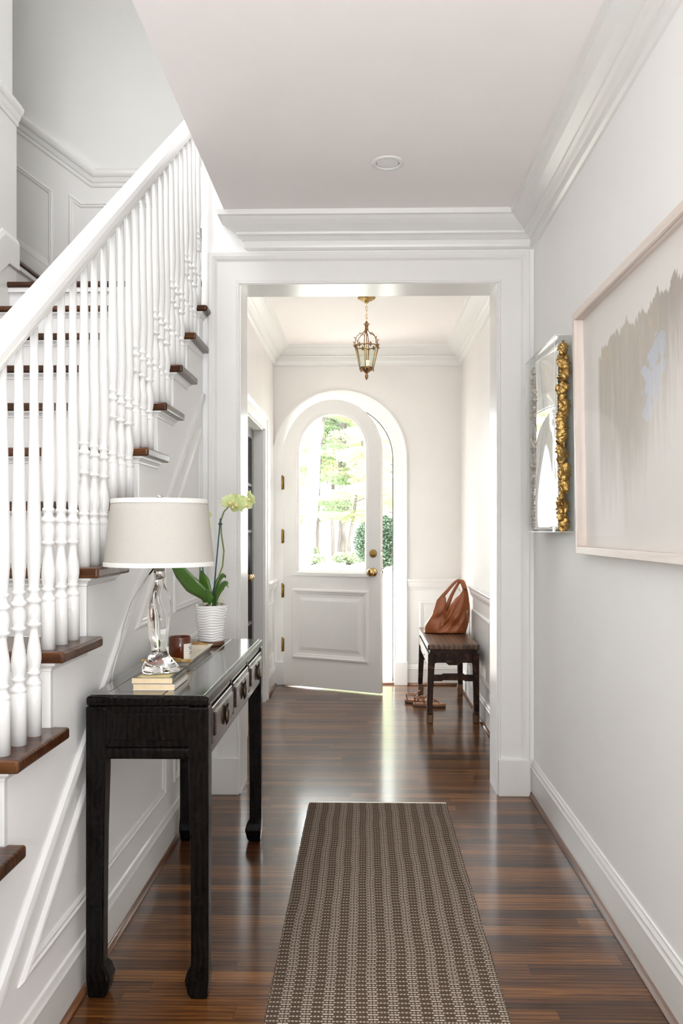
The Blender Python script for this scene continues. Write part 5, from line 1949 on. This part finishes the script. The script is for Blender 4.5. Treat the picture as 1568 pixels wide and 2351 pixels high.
def sandal(x, y, rot, lab, mir):
    s = thing('sandal', lab, 'sandal', (x, y, 0), 'pair of tan sandals')
    L = 0.235
    out = []
    N_ = 36
    for i in range(N_):
        t = 2 * PI * i / N_
        c, sn = math.cos(t), math.sin(t)
        u = 0.5 + 0.5 * c
        w = 0.031 + 0.012 * math.sin(PI * max(0, (u - 0.35)) / 0.9) - (0.004 * math.sin(PI * u) if u < 0.6 else 0)
        out.append((L * (u - 0.5), w * math.copysign(abs(sn) ** 0.75, sn)))
    m = MB().prism(out, 2, 0.0, 0.008)
    m.build('outsole', 'sandal_rubber', s_own(s), bevel=0.002)
    m = MB().prism([(a * 1.01, b * 1.03) for a, b in out], 2, 0.0082, 0.026)
    m.build('footbed', 'sandal_sole', s_own(s), bevel=0.005, seg=3)
    z0 = 0.024

    def st(pts, r, name='strap', mat='sandal_leather'):
        MB().tube(pts, r, 8, flat=0.4).build(name, mat, s_own(s))
    st([(0.075, 0.0, z0), (0.055, 0.0, z0 + 0.018), (0.030, -0.010, z0 + 0.030), (-0.005, -0.030, z0 + 0.022), (-0.02, -0.034, z0)], 0.0065)
    st([(0.055, 0.0, z0 + 0.018), (0.030, 0.012, z0 + 0.030), (-0.005, 0.032, z0 + 0.022), (-0.02, 0.036, z0)], 0.0065)
    st([(-0.035, -0.030, z0), (-0.040, -0.032, z0 + 0.030), (-0.020, -0.012, z0 + 0.060), (0.0, 0.0, z0 + 0.066), (-0.020, 0.012, z0 + 0.060), (-0.040, 0.032, z0 + 0.030), (-0.035, 0.030, z0)], 0.0075)
    st([(-0.040, -0.032, z0 + 0.034), (-0.085, -0.026, z0 + 0.040), (-0.108, 0.0, z0 + 0.044), (-0.085, 0.026, z0 + 0.040), (-0.040, 0.032, z0 + 0.034)], 0.008)
    st([(-0.108, 0.0, z0 + 0.046), (-0.104, 0.0, z0 + 0.02), (-0.100, 0.0, z0)], 0.010)
    m = MB()
    link(m, (-0.045, -0.036, z0 + 0.036), 0.008, 0.007, 0.0015, 0.0)
    m.build('buckle', 'brass', s_own(s))
    s.rotation_euler = (0, 0, rot)
    return s


class s_own:      # build in the sandal's own frame
    def __new__(cls, s):
        s_own.cur = s
        return s


_old_build = MB.build


def _local_build(self, name, mat, parent=None, **kw):
    if parent is not None and parent.get('category') == 'sandal':
        o = _old_build(self, name, mat, None, **kw)
        o.parent = parent
        return o
    return _old_build(self, name, mat, parent, **kw)


MB.build = _local_build
sandal(0.408, 5.985, R(-10), 'tan strappy sandal lying farther from the camera beside the bench leg', 1)
sandal(0.462, 5.870, R(-6), 'tan strappy sandal nearer the camera, toe under the bench', -1)

# ------------------------------------------------------------------ outside
MB().box(-40, 40, YF + 0.21, 80, -0.14, -0.06).build('ground', 'lawn', kind=ST)
MB().box(-1.6, 1.4, YF + 0.165, 8.9, -0.06, -0.01).build('porch_floor', 'porch_stone', kind=ST)


def leaf_cloud(rng, clusters, per, size, drop=0.5):
    vs, fs = [], []
    for (cx, cy, cz, rx, ry, rz_) in clusters:
        for i in range(per):
            while True:
                a, b, c = rng.uniform(-1, 1), rng.uniform(-1, 1), rng.uniform(-1, 1)
                if a * a + b * b + c * c < 1:
                    break
            p = Vector((cx + a * rx, cy + b * ry, cz + c * rz_))
            s = size * rng.uniform(0.6, 1.3)
            d1 = Vector((rng.uniform(-1, 1), rng.uniform(-1, 1), rng.uniform(-0.6, 0.6))).normalized()
            d2 = d1.cross(Vector((rng.uniform(-1, 1), rng.uniform(-1, 1), rng.uniform(-1, 1)))).normalized()
            o = len(vs)
            vs += [p - d1 * s, p + d2 * s * 0.55, p + d1 * s, p - d2 * s * 0.55]
            fs.append((o, o + 1, o + 2, o + 3))
    return vs, fs


def tree(x, y, r, h, lean_, mat, fol, label, seed, ncl, zlo, zhi, spread, per=420, size=0.06, group='trees in the front garden'):
    rng = random.Random(seed)
    t = thing('tree', label, 'tree', (x, y, -0.06), group)
    pts, rad = [], []
    for i in range(12):
        f = i / 11
        pts.append((x + lean_ * h * f + 0.06 * math.sin(f * 9 + seed), y + 0.05 * math.sin(f * 7 + seed), -0.1 + h * f))
        rad.append(r * (1.25 if i == 0 else 1.0) * (1 - 0.55 * f))
    m = MB().tube(pts, rad, 14)
    for k in range(9 if mat == 'bark' else 0):
        f = rng.uniform(0.25, 0.9)
        b = Vector(pts[int(f * 11)])
        a = rng.uniform(0, 2 * PI)
        L = rng.uniform(0.8, 2.2)
        m.tube([b, b + Vector((math.cos(a) * L * 0.5, math.sin(a) * L * 0.5, L * 0.18)), b + Vector((math.cos(a) * L, math.sin(a) * L, L * 0.25))], [r * 0.22, r * 0.14, r * 0.05], 6)
    m.build('trunk', mat, t)
    cl = []
    for k in range(ncl):
        z = rng.uniform(zlo, zhi)
        f = min(1, z / h)
        a = rng.uniform(0, 2 * PI)
        d = spread * math.sqrt(rng.random())
        cl.append((x + lean_ * h * f + math.cos(a) * d, y + math.sin(a) * d * 0.7, z, rng.uniform(0.5, 1.0), rng.uniform(0.4, 0.8), rng.uniform(0.10, 0.26)))
    vs, fs = leaf_cloud(rng, cl, per, size)
    o = MB().add(vs, fs).build('foliage', fol, t, fix=False, merge=False)
    o['kind'] = 'stuff'
    return t


tree(-0.93, 34.0, 0.27, 16, 0.01, 'bark', 'foliage_fresh', 'thick furrowed pine trunk seen through the middle of the door glass', 1, 60, 1.9, 10.5, 3.0)
tree(-2.00, 33.0, 0.10, 11, 0.05, 'bark', 'foliage_fresh', 'slim leaning tree left of the thick pine, behind the blue pot', 2, 34, 1.4, 7.5, 1.9)
tree(-1.40, 36.0, 0.09, 12, 0.01, 'bark', 'foliage_yellow', 'thin upright tree between the pine and the slim leaning tree', 3, 34, 2.2, 8, 1.9)
tree(-0.62, 31.5, 0.07, 9, 0.10, 'bark', 'foliage_yellow', 'thin tree leaning to the right beside the thick pine', 4, 30, 1.7, 6.5, 1.6)
tree(1.25, 27.0, 0.12, 10, -0.02, 'bark', 'foliage_yellow', 'leafy tree seen through the gap beside the open door', 5, 46, 1.9, 7.0, 1.9)
tree(-1.23, 15.0, 0.14, 8, 0.10, 'pale_bark', 'foliage_fresh', 'pale sunlit trunk leaning at the left of the door glass', 6, 12, 5.0, 8.0, 2.0)
tree(-4.6, 42.0, 0.2, 14, 0.0, 'bark', 'foliage_yellow', 'farthest tree, at the left edge of the door glass', 7, 60, 1.0, 9.0, 3.6)
tree(1.6, 46.0, 0.2, 14, 0.0, 'bark', 'foliage_fresh', 'far leafy tree behind the dark shrub', 8, 60, 2.0, 9.0, 3.6)


def shrub(x, y, rx, ry, h, fol, label, seed, n=2600, size=0.07):
    rng = random.Random(seed)
    s = thing('shrub', label, 'shrub', (x, y, -0.06))
    m = MB()
    for k in range(7):
        a = 2 * PI * k / 7
        m.tube([(x, y, -0.08), (x + math.cos(a) * rx * 0.3, y + math.sin(a) * ry * 0.3, h * 0.45), (x + math.cos(a) * rx * 0.6, y + math.sin(a) * ry * 0.6, h * 0.85)], [0.03, 0.02, 0.008], 6)
    m.build('stem', 'bark', s)
    vs, fs = leaf_cloud(rng, [(x, y, h * 0.5, rx, ry, h * 0.52)], n, size)
    o = MB().add(vs, fs).build('foliage', fol, s, fix=False, merge=False)
    o['kind'] = 'stuff'


shrub(0.55, 28.0, 0.95, 0.8, 1.75, 'foliage_dark', 'dark green rounded shrub seen beside the open door', 21, 9000, 0.055)
shrub(-0.60, 31.0, 0.75, 0.35, 0.45, 'foliage_fresh', 'low green ivy clump at the foot of the thick pine', 22, 900, 0.06)
shrub(-2.05, 31.0, 0.6, 0.35, 0.35, 'foliage_fresh', 'low green clump beside the blue pot', 23, 700, 0.06)
bp = thing('garden_pot', 'small blue glazed garden pot under the trees', 'pot', (-1.98, 31.8, -0.06))
MB().lathe([(0.08, 0), (0.085, 0.01), (0.125, 0.27), (0.135, 0.275), (0.135, 0.30), (0.12, 0.30), (0.10, 0.20), (0.01, 0.20)], (-1.98, 31.8, -0.06), 24).build('pot_body', 'blue_glaze', bp)
vs, fs = leaf_cloud(random.Random(31), [(-1.98, 31.8, 0.42, 0.16, 0.16, 0.22)], 240, 0.05)
o = MB().add(vs, fs).build('pot_plant', 'foliage_fresh', bp, fix=False, merge=False)
o['kind'] = 'stuff'
